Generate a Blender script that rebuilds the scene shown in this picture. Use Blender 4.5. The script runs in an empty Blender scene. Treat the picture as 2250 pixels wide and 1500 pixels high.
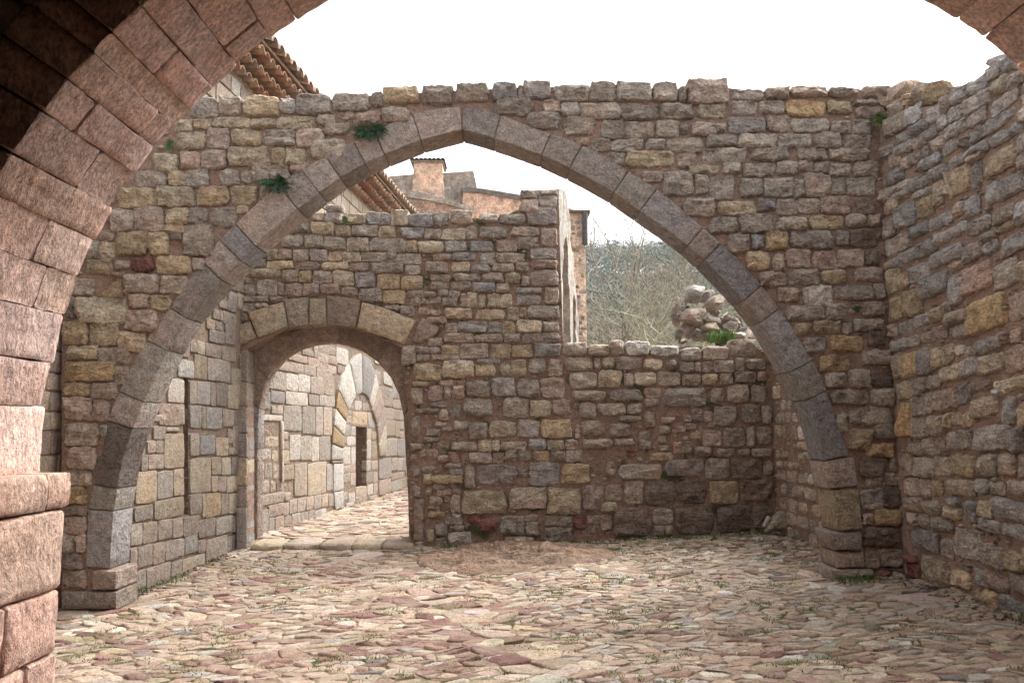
import bpy, math, random
from mathutils import Vector, noise
from mathutils.geometry import delaunay_2d_cdt
R = random.Random(11)
sc = bpy.context.scene
COL = sc.collection
rad = math.radians

# ------------------------------------------------------------------ camera
FPX = 1750.0
PITCH = math.atan(190 / FPX)
EYE = 1.6
cam = bpy.data.objects.new('camera', bpy.data.cameras.new('camera'))
COL.objects.link(cam)
cam.location = (0, 0, EYE)
cam.rotation_euler = (rad(90) + PITCH, 0, 0)
cam.data.sensor_width = 36
cam.data.lens = FPX / 2250 * 36
cam.data.clip_end = 2000
cam.data.clip_start = .05
sc.camera = cam

# ------------------------------------------------------------------ sky, sun, exposure
SUN_EL, SUN_AZ = rad(56), rad(55)          # azimuth measured from +Y towards +X
w = bpy.data.worlds.new('World'); sc.world = w; w.use_nodes = True
nt = w.node_tree; nt.nodes.clear()
sky = nt.nodes.new('ShaderNodeTexSky'); sky.sky_type = 'NISHITA'; sky.sun_disc = False
sky.sun_elevation = SUN_EL; sky.sun_rotation = SUN_AZ
sky.air_density = 1.0; sky.dust_density = 6.0; sky.ozone_density = 1.0
hs = nt.nodes.new('ShaderNodeHueSaturation'); hs.inputs['Saturation'].default_value = .12
bg = nt.nodes.new('ShaderNodeBackground'); bg.inputs['Strength'].default_value = .13
wo = nt.nodes.new('ShaderNodeOutputWorld')
nt.links.new(sky.outputs[0], hs.inputs['Color']); nt.links.new(hs.outputs[0], bg.inputs['Color'])
nt.links.new(bg.outputs[0], wo.inputs['Surface'])
sl = bpy.data.lights.new('sun', 'SUN'); sl.energy = .7; sl.angle = rad(50); sl.color = (1, .96, .9)
sun = bpy.data.objects.new('sun', sl); COL.objects.link(sun)
sd = Vector((math.sin(SUN_AZ) * math.cos(SUN_EL), math.cos(SUN_AZ) * math.cos(SUN_EL), math.sin(SUN_EL)))
sun.rotation_euler = sd.to_track_quat('Z', 'Y').to_euler(); sun.location = (6, 6, 12)
sc.view_settings.view_transform = 'Standard'; sc.view_settings.look = 'None'
sc.view_settings.gamma = 1; sc.view_settings.exposure = 1.92
sc.view_settings.use_curve_mapping = False
sc.render.engine = 'CYCLES'
sc.cycles.use_adaptive_sampling = True; sc.cycles.adaptive_threshold = .02
sc.cycles.max_bounces = 6; sc.cycles.diffuse_bounces = 4

# ------------------------------------------------------------------ helpers
def ray(px, py):
    a = (px - 1125) / FPX; b = (750 - py) / FPX
    return Vector((a, math.cos(PITCH) - b * math.sin(PITCH), math.sin(PITCH) + b * math.cos(PITCH)))
CAM = Vector((0, 0, EYE))

class Frame:
    def __init__(s, P, U, V=(0, 0, 1)):
        s.P = Vector(P); s.U = Vector(U).normalized(); s.V = Vector(V).normalized(); s.N = s.U.cross(s.V).normalized()
    def m(s, u, v, h): return s.P + s.U * u + s.V * v + s.N * h
    def px(s, x, y, off=0):
        d = ray(x, y); P = s.P + s.N * off
        t = (P - CAM).dot(s.N) / d.dot(s.N)
        q = CAM + d * t - P
        return (q.dot(s.U), q.dot(s.V))

def tag(o, label=None, cat=None, group=None, kind=None):
    if label: o['label'] = label
    if cat: o['category'] = cat
    if group: o['group'] = group
    if kind: o['kind'] = kind
    return o
def empty(name, loc, label, cat, group=None):
    o = bpy.data.objects.new(name, None); COL.objects.link(o); o.location = loc; o.empty_display_size = .3; o['kind'] = 'thing'
    return tag(o, label, cat, group)
def worldloc(p):
    v = Vector((0, 0, 0))
    while p: v += p.location; p = p.parent
    return v
def mk(name, verts, faces, mat, parent=None, cols=None, col=None, smooth=True, sharp=48, origin=None):
    if origin is None:
        n = len(verts); origin = Vector((sum(v[0] for v in verts) / n, sum(v[1] for v in verts) / n, min(v[2] for v in verts)))
    origin = Vector(origin)
    me = bpy.data.meshes.new(name)
    me.from_pydata([(v[0] - origin[0], v[1] - origin[1], v[2] - origin[2]) for v in verts], [], faces)
    if cols is not None or col is not None:
        at = me.color_attributes.new('Col', 'FLOAT_COLOR', 'POINT')
        if cols is None: buf = list(col) * len(verts)
        else:
            buf = []
            for c in cols: buf.extend(c)
        at.data.foreach_set('color', buf)
    if smooth:
        me.polygons.foreach_set('use_smooth', [True] * len(me.polygons))
        if sharp: me.set_sharp_from_angle(angle=rad(sharp))
    me.materials.append(mat)
    o = bpy.data.objects.new(name, me); COL.objects.link(o)
    if parent is not None:
        o.parent = parent; o.location = origin - worldloc(parent)
    else: o.location = origin
    return o
class Bag:
    def __init__(s): s.v = []; s.f = []; s.c = []
    def add(s, v, f, c):
        n = len(s.v); s.v.extend(v); s.f.extend([tuple(i + n for i in q) for q in f]); s.c.extend([c] * len(v))
    def build(s, name, mat, parent=None, kind=None, **k):
        if not s.v: return None
        o = mk(name, s.v, s.f, mat, parent, cols=s.c, **k)
        if kind: o['kind'] = kind
        return o

PAL = dict(g=(.36, .31, .262), k=(.40, .315, .265), o=(.415, .335, .225), y=(.46, .39, .29), p=(.315, .275, .262), b=(.335, .32, .31),
           d=(.205, .158, .13), r=(.235, .10, .085), O=(.43, .315, .175), W=(.53, .50, .46), P=(.43, .32, .295), K=(.42, .30, .25),
           Y=(.58, .50, .38), B=(.25, .25, .275), m=(.30, .213, .172))
for _k in PAL:
    if _k != 'm': _l = sum(PAL[_k]) / 3; PAL[_k] = tuple((c_ * .86 + _l * .14) * 1.17 for c_ in PAL[_k])
def col(code, mul=1.0, jit=.2, tint=(1, 1, 1)):
    c = PAL[code]
    if tint == 'ash': c = tuple(a * .6 + b * .4 for a, b in zip(c, (.38, .32, .26))); tint = (1, 1, 1)
    j = mul * (1 + R.uniform(-jit, jit)); w_ = R.uniform(-.03, .03)
    return (c[0] * j * tint[0] * (1 + w_), c[1] * j * tint[1], c[2] * j * tint[2] * (1 - w_), 1.0)

# ------------------------------------------------------------------ materials
def nodes(name):
    m = bpy.data.materials.new(name); m.use_nodes = True
    t = m.node_tree; b = t.nodes['Principled BSDF']; b.inputs['Roughness'].default_value = .92
    b.inputs['Specular IOR Level'].default_value = .25
    return m, t, b
def N_(t, typ, **k):
    n = t.nodes.new(typ)
    for a, v in k.items():
        if a.startswith('_'): setattr(n, a[1:], v)
        else: n.inputs[a.replace('__', ' ')].default_value = v
    return n
def ramp(t, a, b, ca=(0, 0, 0, 1), cb=(1, 1, 1, 1)):
    n = t.nodes.new('ShaderNodeValToRGB'); e = n.color_ramp.elements
    e[0].position = a; e[1].position = b; e[0].color = ca; e[1].color = cb
    return n
def mixc(t, blend, fac, a, b):
    n = t.nodes.new('ShaderNodeMix'); n.data_type = 'RGBA'; n.blend_type = blend; n.clamp_result = False
    if isinstance(fac, (int, float)): n.inputs[0].default_value = fac
    else: t.links.new(fac, n.inputs[0])
    for s_, i in ((a, 6), (b, 7)):
        if isinstance(s_, tuple): n.inputs[i].default_value = s_
        else: t.links.new(s_, n.inputs[i])
    return n.outputs[2]
def stone_mat(name, bump=.6, dist=.012, scale=1.0, var=.5, lichen=.25, pores=.35, stretch=(1, 1, 1), moss=0.0, stain=.35, strata=0.0, dust=0.0):
    m, t, b = nodes(name); L = t.links.new
    geo = t.nodes.new('ShaderNodeNewGeometry'); mp = N_(t, 'ShaderNodeMapping'); mp.inputs['Scale'].default_value = stretch
    oi = t.nodes.new('ShaderNodeObjectInfo'); om = N_(t, 'ShaderNodeVectorMath', _operation='MULTIPLY_ADD')
    L(oi.outputs['Random'], om.inputs[0]); om.inputs[1].default_value = (31, 17, 23); L(geo.outputs['Position'], om.inputs[2])
    L(om.outputs[0] if name not in ('earth', 'lime_mortar', 'mossy_mortar') else geo.outputs['Position'], mp.inputs['Vector']); V = mp.outputs[0]
    at = N_(t, 'ShaderNodeAttribute', _attribute_name='Col'); c = at.outputs['Color']
    n1 = N_(t, 'ShaderNodeTexNoise', Scale=9 * scale, Detail=6.0, Roughness=.62); L(V, n1.inputs['Vector'])
    n2 = N_(t, 'ShaderNodeTexNoise', Scale=42 * scale, Detail=5.0, Roughness=.7); L(V, n2.inputs['Vector'])
    r1 = ramp(t, .28, .74, (1 - var, 1 - var, 1 - var, 1), (1 + var, 1 + var * .96, 1 + var * .88, 1)); L(n1.outputs[0], r1.inputs[0])
    c = mixc(t, 'MULTIPLY', 1.0, c, r1.outputs[0])
    r2 = ramp(t, .33, .68, (.48, .46, .44, 1), (1.5, 1.5, 1.48, 1)); L(n2.outputs[0], r2.inputs[0])
    c = mixc(t, 'MULTIPLY', .8, c, r2.outputs[0])
    # warm / iron staining
    n4 = N_(t, 'ShaderNodeTexNoise', Scale=2.3 * scale, Detail=4.0); L(V, n4.inputs['Vector'])
    r4 = ramp(t, .45, .7); L(n4.outputs[0], r4.inputs[0])
    f4 = N_(t, 'ShaderNodeMath', _operation='MULTIPLY'); L(r4.outputs[0], f4.inputs[0]); f4.inputs[1].default_value = stain
    c = mixc(t, 'MULTIPLY', f4.outputs[0], c, (1.12, .86, .72, 1))
    if lichen:
        n3 = N_(t, 'ShaderNodeTexNoise', Scale=16 * scale, Detail=7.0, Roughness=.75); L(V, n3.inputs['Vector'])
        r3 = ramp(t, .60, .72); L(n3.outputs[0], r3.inputs[0])
        f3 = N_(t, 'ShaderNodeMath', _operation='MULTIPLY'); L(r3.outputs[0], f3.inputs[0]); f3.inputs[1].default_value = lichen
        c = mixc(t, 'MIX', f3.outputs[0], c, (.5, .48, .44, 1))
    vo = N_(t, 'ShaderNodeTexVoronoi', Scale=75 * scale); L(V, vo.inputs['Vector'])
    rv = ramp(t, .05, .28); L(vo.outputs['Distance'], rv.inputs[0])
    n5 = N_(t, 'ShaderNodeTexNoise', Scale=11 * scale, Detail=2.0); L(V, n5.inputs['Vector'])
    r5 = ramp(t, .42, .62, (1, 1, 1, 1), (0, 0, 0, 1)); L(n5.outputs[0], r5.inputs[0])
    pm = mixc(t, 'ADD', 1.0, rv.outputs[0], r5.outputs[0])
    pc = mixc(t, 'MIX', pores, (1, 1, 1, 1), pm)
    cl = N_(t, 'ShaderNodeMix'); 
    c = mixc(t, 'MULTIPLY', 1.0, c, mixc(t, 'DARKEN', 1.0, pc, (1, 1, 1, 1)))
    if dust:
        n8 = N_(t, 'ShaderNodeTexNoise', Scale=2.1, Detail=7.0, Roughness=.7); L(geo.outputs['Position'], n8.inputs['Vector'])
        r8 = ramp(t, .44, .66); L(n8.outputs[0], r8.inputs[0]); f8 = N_(t, 'ShaderNodeMath', _operation='MULTIPLY'); L(r8.outputs[0], f8.inputs[0]); f8.inputs[1].default_value = dust
        c = mixc(t, 'MIX', f8.outputs[0], c, (.42, .335, .265, 1))
        n9 = N_(t, 'ShaderNodeTexNoise', Scale=1.3, Detail=8.0, Roughness=.75); L(geo.outputs['Position'], n9.inputs['Vector'])
        r9 = ramp(t, .53, .64); L(n9.outputs[0], r9.inputs[0]); f9 = N_(t, 'ShaderNodeMath', _operation='MULTIPLY'); L(r9.outputs[0], f9.inputs[0]); f9.inputs[1].default_value = .45
        c = mixc(t, 'MIX', f9.outputs[0], c, (.15, .15, .06, 1))
    if moss:
        n6 = N_(t, 'ShaderNodeTexNoise', Scale=3.6, Detail=5.0, Roughness=.65); L(geo.outputs['Position'], n6.inputs['Vector'])
        r6 = ramp(t, .54, .62); L(n6.outputs[0], r6.inputs[0])
        f6 = N_(t, 'ShaderNodeMath', _operation='MULTIPLY'); L(r6.outputs[0], f6.inputs[0]); f6.inputs[1].default_value = moss
        c = mixc(t, 'MIX', f6.outputs[0], c, (.035, .06, .015, 1))
    L(c, b.inputs['Base Color'])
    ad = N_(t, 'ShaderNodeMath', _operation='MULTIPLY_ADD'); L(n2.outputs[0], ad.inputs[0]); ad.inputs[1].default_value = .35; L(n1.outputs[0], ad.inputs[2])
    ad2 = N_(t, 'ShaderNodeMath', _operation='MULTIPLY_ADD'); L(pm, ad2.inputs[0]); ad2.inputs[1].default_value = pores * .35; L(ad.outputs[0], ad2.inputs[2])
    if strata:
        m2 = N_(t, 'ShaderNodeMapping'); m2.inputs['Scale'].default_value = (6, 6, 22); m2.inputs['Rotation'].default_value = (.12, .1, 0); L(om.outputs[0], m2.inputs['Vector'])
        n7 = N_(t, 'ShaderNodeTexNoise', Scale=1.0, Detail=5.0, Roughness=.6, Distortion=.8); L(m2.outputs[0], n7.inputs['Vector'])
        ad3 = N_(t, 'ShaderNodeMath', _operation='MULTIPLY_ADD'); L(n7.outputs[0], ad3.inputs[0]); ad3.inputs[1].default_value = strata; L(ad2.outputs[0], ad3.inputs[2]); ad2 = ad3
    bp = N_(t, 'ShaderNodeBump', Strength=bump, Distance=dist * 5); L(ad2.outputs[0], bp.inputs['Height'])
    L(bp.outputs[0], b.inputs['Normal'])
    return m
M_RUB = stone_mat('rubble_stone', bump=1.0, dist=.013, var=.42, lichen=.55, pores=.3, strata=.8)
M_ASH = stone_mat('ashlar_stone', bump=.8, dist=.008, scale=1.4, var=.25, lichen=.12, pores=.4, stain=.3)
M_VOU = stone_mat('voussoir_stone', bump=1.0, dist=.014, scale=1.6, var=.36, lichen=.35, pores=.5)
M_TUF = stone_mat('pink_tufa', bump=1.0, dist=.0045, scale=1.5, var=.26, lichen=.10, pores=.6, stretch=(1, 1, .6), stain=.4)
M_COB = stone_mat('paving_stone', bump=.8, dist=.008, scale=1.5, var=.28, lichen=.15, pores=.25, stain=.2, dust=.62)
M_MOR = stone_mat('lime_mortar', bump=1.0, dist=.005, scale=1.6, var=.3, lichen=.0, pores=.5, moss=.25)
M_MORB = stone_mat('mossy_mortar', bump=1.0, dist=.005, scale=1.6, var=.35, lichen=.0, pores=.5, moss=.8)
M_EAR = stone_mat('earth', bump=1.0, dist=.012, scale=1.4, var=.3, lichen=.1, pores=.5, stain=.2)
M_PLA = stone_mat('old_plaster', bump=.8, dist=.02, scale=.45, var=.55, lichen=.2, pores=.15)
M_TIL = stone_mat('clay_tile', bump=.5, dist=.004, scale=1.6, var=.35, lichen=.2, pores=.2, stain=.1)
def leaf_mat(name, c, tr=.3):
    m, t, b = nodes(name); L = t.links.new
    at = N_(t, 'ShaderNodeAttribute', _attribute_name='Col'); L(at.outputs['Color'], b.inputs['Base Color'])
    b.inputs['Roughness'].default_value = .7
    return m
M_LEAF = leaf_mat('leaf', (.06, .12, .03, 1))
M_BARK = stone_mat('bark', bump=.6, dist=.01, scale=1.2, var=.35, lichen=.5, pores=.1, stain=0)
M_MET, _t, _b = nodes('grey_metal'); _b.inputs['Base Color'].default_value = (.09, .088, .09, 1); _b.inputs['Roughness'].default_value = .5; _b.inputs['Metallic'].default_value = .5
_n = N_(_t, 'ShaderNodeTexNoise', Scale=9.0, Detail=4.0); _r = ramp(_t, .35, .7, (.05, .048, .048, 1), (.15, .145, .14, 1)); _t.links.new(_n.outputs[0], _r.inputs[0]); _t.links.new(_r.outputs[0], _b.inputs['Base Color'])

# ------------------------------------------------------------------ stone geometry
def area(p): return .5 * sum(p[i][0] * p[(i + 1) % len(p)][1] - p[(i + 1) % len(p)][0] * p[i][1] for i in range(len(p)))
def roundpoly(p, rc, seg, jit):
    if area(p) < 0: p = p[::-1]
    out = []; n = len(p)
    for i in range(n):
        a = Vector(p[i - 1]); b = Vector(p[i]); c = Vector(p[(i + 1) % n])
        la = (a - b).length; lc = (c - b).length
        r1 = min(rc, la * .33); r2 = min(rc, lc * .33)
        pa = b + (a - b) / max(la, 1e-6) * r1; pc = b + (c - b) / max(lc, 1e-6) * r2
        out.append(pa)
        if rc > .012: out.append(pa * .29 + pc * .29 + b * .42)
        out.append(pc)
        d = Vector(p[(i + 1) % n]) - b; ld = d.length
        rem = ld - r2 - min(rc, ld * .33)
        k = int(rem / seg)
        k = min(k, 4)
        for j in range(k):
            out.append(pc + (d / ld) * rem * (j + 1) / (k + 1))
    return [Vector((q[0] + R.uniform(-jit, jit), q[1] + R.uniform(-jit, jit))) for q in out]
def stone(F, poly, prot=.03, depth=.12, rc=.03, seg=.12, jit=.006, rough=.012, bev=.014, back=False, flat=.0, freq=7.0, tilt=0.0):
    P = roundpoly(poly, rc, seg, jit); n = len(P)
    cx = sum(q.x for q in P) / n; cy = sum(q.y for q in P) / n; C = Vector((cx, cy))
    hw = max(abs(q.x - cx) for q in P); hh = max(abs(q.y - cy) for q in P); mh = min(hw, hh)
    bev = min(bev, .28 * mh)
    Nn = []
    for i in range(n):
        e = P[(i + 1) % n] - P[i - 1]; l = e.length or 1e-6
        Nn.append(Vector((-e.y / l, e.x / l)))
    tx = R.uniform(-tilt, tilt); ty = R.uniform(-tilt, tilt)
    seed = R.uniform(0, 50)
    v = []; f = []
    def put(q, h, amp):
        p3 = F.m(q.x, q.y, 0)
        nz = noise.noise(p3 * freq + Vector((seed, 0, 0))) * amp * 1.5 + noise.noise(p3 * freq * 2.4) * amp * .9
        v.append(F.m(q.x, q.y, h + nz + (tx * (q.x - cx) + ty * (q.y - cy))))
    for q in P: v.append(F.m(q.x, q.y, -depth))
    for q in P: v.append(F.m(q.x, q.y, prot * .1 + (tx * (q.x - cx) + ty * (q.y - cy))))
    for i, q in enumerate(P): put(q + Nn[i] * bev, prot * .8, rough * .5)
    ins = min(.45 * mh, bev * 2.2 + .02)
    sx = 1 - ins / max(hw, 1e-4); sy = 1 - ins / max(hh, 1e-4)
    sx = max(sx, .5); sy = max(sy, .42)
    for q in P: put(Vector((cx + (q.x - cx) * sx, cy + (q.y - cy) * sy)), prot, rough)
    for q in P: put(Vector((cx + (q.x - cx) * sx * .5, cy + (q.y - cy) * sy * .45)), prot * (1 + .15 * (1 - flat)), rough)
    put(C, prot * (1 + .2 * (1 - flat)), rough)
    for r in range(4):
        for i in range(n):
            j = (i + 1) % n; a = r * n
            f.append((a + i, a + j, a + n + j, a + n + i))
    a = 4 * n
    for i in range(n): f.append((a + i, a + (i + 1) % n, 5 * n))
    if back: f.append(tuple(range(n - 1, -1, -1)))
    return v, f

def poly_clip_mean(p): return (sum(q[0] for q in p) / len(p), sum(q[1] for q in p) / len(p))
def body(F, outer, holes=(), thick=.4, grid=.14, amp=.012, front=0.0, name='mortar_bed', mat=None, parent=None, c=None, backamp=0):
    """mortar core of a wall: uv outline with openings, extruded"""
    vs = []; es = []
    def loop(p, ccw):
        if (area(p) > 0) != ccw: p = p[::-1]
        q = []
        for i in range(len(p)):
            a = Vector(p[i]); b = Vector(p[(i + 1) % len(p)]); k = max(1, int((b - a).length / grid))
            for j in range(k): q.append(a.lerp(b, j / k))
        s = len(vs); vs.extend(q); es.extend([(s + i, s + (i + 1) % len(q)) for i in range(len(q))])
    loop(outer, True)
    for h in holes: loop(h, False)
    nb = len(vs)
    us = [p[0] for p in outer]; vv = [p[1] for p in outer]
    def inside(p, q):
        r = False; j = len(q) - 1
        for i in range(len(q)):
            if (q[i][1] > p[1]) != (q[j][1] > p[1]) and p[0] < (q[j][0] - q[i][0]) * (p[1] - q[i][1]) / (q[j][1] - q[i][1]) + q[i][0]: r = not r
            j = i
        return r
    u = min(us) + grid / 2
    while u < max(us):
        v = min(vv) + grid / 2
        while v < max(vv):
            p = (u + R.uniform(-.2, .2) * grid, v + R.uniform(-.2, .2) * grid)
            if inside(p, outer) and not any(inside(p, h) for h in holes): vs.append(Vector(p))
            v += grid
        u += grid
    ov, oe, of, *_ = delaunay_2d_cdt([Vector((p[0], p[1])) for p in vs], es, [], 1, 1e-5)
    # keep triangles whose centre is in the wall
    tri = []
    for t_ in of:
        c_ = (sum(ov[i].x for i in t_) / 3, sum(ov[i].y for i in t_) / 3)
        if inside(c_, outer) and not any(inside(c_, h) for h in holes):
            if area([ov[i] for i in t_]) < 0: t_ = t_[::-1]
            tri.append(tuple(t_))
    n = len(ov); V3 = []
    for p in ov:
        q = F.m(p.x, p.y, 0)
        V3.append(F.m(p.x, p.y, front + noise.noise(q * 3.1) * amp + noise.noise(q * 9) * amp * .6))
    for p in ov: V3.append(F.m(p.x, p.y, -thick))
    fc = list(tri) + [tuple(i + n for i in t_[::-1]) for t_ in tri]
    cnt = {}
    for t_ in tri:
        for i in range(3): cnt[(t_[i], t_[(i + 1) % 3])] = 1
    for (a, b) in cnt:
        if (b, a) not in cnt: fc.append((a, a + n, b + n, b)[::1])
    return mk(name, V3, fc, mat or M_MOR, parent, col=c or (PAL['m'] + (1,)), sharp=60)

def inpoly(p, q):
    r = False; j = len(q) - 1
    for i in range(len(q)):
        if (q[i][1] > p[1]) != (q[j][1] > p[1]) and p[0] < (q[j][0] - q[i][0]) * (p[1] - q[i][1]) / (q[j][1] - q[i][1]) + q[i][0]: r = not r
        j = i
    return r
class Wall:
    def __init__(s, F): s.F = F; s.S = []; s.boxes = []
    def add(s, poly, code, **k):
        c = k.pop('color', None) or col(code, k.pop('mul', 1.0), tint=k.pop('tint', (1, 1, 1)))
        k.pop('mul', None); k.pop('tint', None)
        mat = k.pop('mat', None); nm = k.pop('name', 'stone'); pr = k.pop('prio', 0)
        s.S.append((poly, c, k, mat, nm, pr, abs(area(poly))))
        us = [p[0] for p in poly]; vs = [p[1] for p in poly]; s.boxes.append((min(us), max(us), min(vs), max(vs)))
    def hit(s, b, sh=.0):
        for q in s.boxes:
            if b[0] + sh < q[1] and b[1] - sh > q[0] and b[2] + sh < q[3] and b[3] - sh > q[2]: return True
        return False
    def build(s, parent, mat, limit=295, small='small_stones', dist=None):
        F = s.F
        def key(q):
            c = poly_clip_mean(q[0]); P = F.m(c[0], c[1], 0); d = (P - CAM).length
            return -(q[6] / d ** 2) - q[5] * 10
        groups = {}
        for q in s.S: groups.setdefault(q[4], []).append(q)
        for nm, lst in groups.items():
            lst.sort(key=key)
            for q in lst[:limit]:
                v, f = stone(F, q[0], **q[2])
                mk(nm, v, f, q[3] or mat, parent, col=q[1], sharp=19 if (q[3] or mat) is M_RUB else 45)
            B = Bag()
            for q in lst[limit:]:
                v, f = stone(F, q[0], **q[2]); B.add(v, f, q[1])
            B.build(small, mat, parent, kind='stuff')

def quad(x0, x1, y0, y1, j=.06):
    w_ = x1 - x0; h = abs(y1 - y0); jw = min(w_, h) * j
    r = lambda: R.uniform(-jw, jw)
    return [(x0 + abs(r()) , y1 + r()), (x1 - abs(r()), y1 + r()), (x1 - abs(r()), y0 + r()), (x0 + abs(r()), y0 + r())]
def parse(s):
    out = []
    for tok in s.replace('\n', ';').split(';'):
        q = tok.split()
        if len(q) < 5: continue
        out.append((q[0], *[float(z) for z in q[1:5]]))
    return out
def shape_variant(x0, x1, y0, y1, irr):
    """irregular hexa/octagon inside a box, px coords (y down)"""
    w_ = x1 - x0; h = y1 - y0; r = R.uniform
    p = [(x0 + w_ * r(0, irr), y0 + h * r(0, irr)), (x0 + w_ * r(.4, .6), y0 + h * r(-.02, irr * .5)), (x1 - w_ * r(0, irr), y0 + h * r(0, irr)),
         (x1 - w_ * r(-.01, irr * .4), y0 + h * r(.4, .6)), (x1 - w_ * r(0, irr), y1 - h * r(0, irr)), (x0 + w_ * r(.4, .6), y1 - h * r(-.02, irr * .5)),
         (x0 + w_ * r(0, irr), y1 - h * r(0, irr)), (x0 + w_ * r(-.01, irr * .4), y0 + h * r(.4, .6))]
    return p
def traced(wall, data, ox, oy, s, irr=.10, mul=1.0, tint=(1, 1, 1), grow=.0, **k):
    for c, x0, x1, y0, y1 in parse(data):
        X0, X1, Y0, Y1 = ox + x0 / s - grow, ox + x1 / s + grow, oy + y0 / s - grow, oy + y1 / s + grow
        P = [wall.F.px(*q) for q in shape_variant(X0, X1, Y0, Y1, irr)]
        kk = dict(k); a = abs(area(P))
        kk.setdefault('prot', R.uniform(.014, .046) * (1 if a > .012 else .7))
        wall.add(P, c, mul=mul, tint=tint, **kk)
def sloped(wall, data, ox, oy, s, slope, irr=.08, mul=1.0, tint=(1, 1, 1), grow=0.0, ulo=None, **k):
    """stones on a receding wall: x0 x1 centre-y height, edges follow slope(x,y)"""
    for c, x0, x1, yc, h in parse(data):
        X0, X1, Y, H = ox + x0 / s - grow, ox + x1 / s + grow, oy + yc / s, h / s + 2 * grow
        m = slope((X0 + X1) / 2, Y); xm = (X0 + X1) / 2
        P = [wall.F.px(q[0], q[1] + m * (q[0] - xm)) for q in shape_variant(X0, X1, Y - H / 2, Y + H / 2, irr)]
        if ulo is not None:
            if sum(q[0] for q in P) / len(P) < ulo + .02: continue
            P = [(max(q[0], ulo), q[1]) for q in P]
        kk = dict(k); kk.setdefault('prot', R.uniform(.014, .044))
        wall.add(P, c, mul=mul, tint=tint, **kk)
def chips(wall, u0, u1, v0, v1, n, codes='gkyk', size=(.018, .045), mask=None, parent=None, mat=None, name='chip_stones'):
    B = Bag()
    for i in range(n):
        u = R.uniform(u0, u1); v = R.uniform(v0, v1); a = R.uniform(*size); b = a * R.uniform(.45, .8)
        if mask and not mask(u, v): continue
        if wall.hit((u - a, u + a, v - b, v + b), .004): continue
        wall.boxes.append((u - a, u + a, v - b, v + b))
        p = [(u + a * math.cos(t) * R.uniform(.8, 1.1), v + b * math.sin(t) * R.uniform(.8, 1.1)) for t in [k * math.tau / 6 + R.uniform(-.2, .2) for k in range(6)]]
        vv, ff = stone(wall.F, p, prot=R.uniform(.008, .02), depth=.03, rc=.008, seg=.2, jit=.002, rough=.005, bev=.006)
        B.add(vv, ff, col(R.choice(codes)))
    return B.build(name, mat or M_RUB, parent, kind='stuff')

# ------------------------------------------------------------------ the ground
def gz(x, y):
    if y > 10.35 and x < -.2:
        return .17 - .002 * (y - 10)
    t = min(max((y - 5) / 5.2, -.3), 1.0); s = (x + 3.8) / 7.4; s = min(max(s, -.2), 1.2)
    lo = -.17 + .25 * t; hi = .18 + .15 * t
    z = lo + (hi - lo) * s - .06 * (1 - min(1, (x / 3.7) ** 2)) * max(t, 0)
    return z + noise.noise(Vector((x * .9, y * .9, 3))) * .03
def ground_px(px, py):
    d = ray(px, py); z = .1
    for _ in range(8):
        t = (z - EYE) / d.z; p = CAM + d * t; z = gz(p.x, p.y)
    return p.x, p.y
class GroundF:
    def m(s, u, v, h): return Vector((u, v, gz(u, v) + h))
GF = GroundF()

ground_cols = {}
def build_ground():
    X0, X1, Y0, Y1, st = -5.6, 5.2, -6.5, 22.0, .075
    nx = int((X1 - X0) / st); ny = int((Y1 - Y0) / st); V = []; Fc = []; C = []
    for j in range(ny + 1):
        for i in range(nx + 1):
            x = X0 + i * st; y = Y0 + j * st
            n = noise.noise(Vector((x * 3, y * 3, 0))); n2 = noise.noise(Vector((x * 11, y * 11, 5)))
            V.append((x, y, gz(x, y) + .006 * n2))
            e = (.35 + .05 * n, .265 + .03 * n, .20 + .02 * n, 1)
            mossy = noise.noise(Vector((x * 1.6, y * 2.2, 9))) * 1.1 + noise.noise(Vector((x * 7, y * 7, 9))) * .8
            if y > 8.4 and x > .6 and y < 10.4: mossy += .55 * min(1, (y - 8.4))
            if x < -2.2 and y < 7.2: mossy += .12
            if mossy > .16: k = min(1, (mossy - .16) * 3); e = tuple(e[q] * (1 - k) + (.085, .105, .03, 1)[q] * k for q in range(4))
            C.append(e)
    for j in range(ny):
        for i in range(nx):
            a = j * (nx + 1) + i; Fc.append((a, a + 1, a + nx + 2, a + nx + 1))
    o = mk('ground', V, Fc, M_EAR, cols=C, origin=(0, 0, 0), sharp=None); tag(o, kind='structure')
    return o
ground = build_ground()

# ================================================================== ARCH WALL (middle distance, frontal)
FA = Frame((0, 7.5, 0), (1, 0, 0))
EXT_L = [(190, 1248), (195, 1118), (208, 1059), (227, 986), (238, 923), (265, 855), (293, 799), (325, 740), (367, 687), (421, 607), (453, 568), (487, 522), (525, 485), (573, 440), (637, 388), (680, 363), (719, 340), (799, 300), (853, 276), (906, 252), (960, 240), (1015, 235)]
INT_L = [(243, 1248), (247, 1180), (252, 1121), (260, 1074), (271, 1011), (293, 943), (318, 883), (347, 820), (369, 772), (413, 700), (450, 655), (487, 617), (530, 574), (562, 540), (610, 495), (655, 460), (701, 425), (749, 390), (802, 361), (846, 340), (925, 309), (1015, 285)]
EXT_R = [(1015, 235), (1083, 247), (1180, 283), (1270, 315), (1323, 341), (1367, 368), (1443, 415), (1500, 462), (1543, 500), (1582, 533), (1630, 578), (1673, 628), (1707, 672), (1735, 712), (1767, 762), (1797, 812), (1817, 863), (1836, 920), (1850, 960), (1865, 1003)]
INT_R = [(1015, 285), (1050, 294), (1127, 319), (1190, 342), (1250, 370), (1300, 396), (1347, 423), (1405, 464), (1460, 502), (1510, 540), (1548, 573), (1595, 620), (1633, 662), (1670, 708), (1700, 756), (1737, 817), (1767, 880), (1793, 945), (1810, 1012)]
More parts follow.
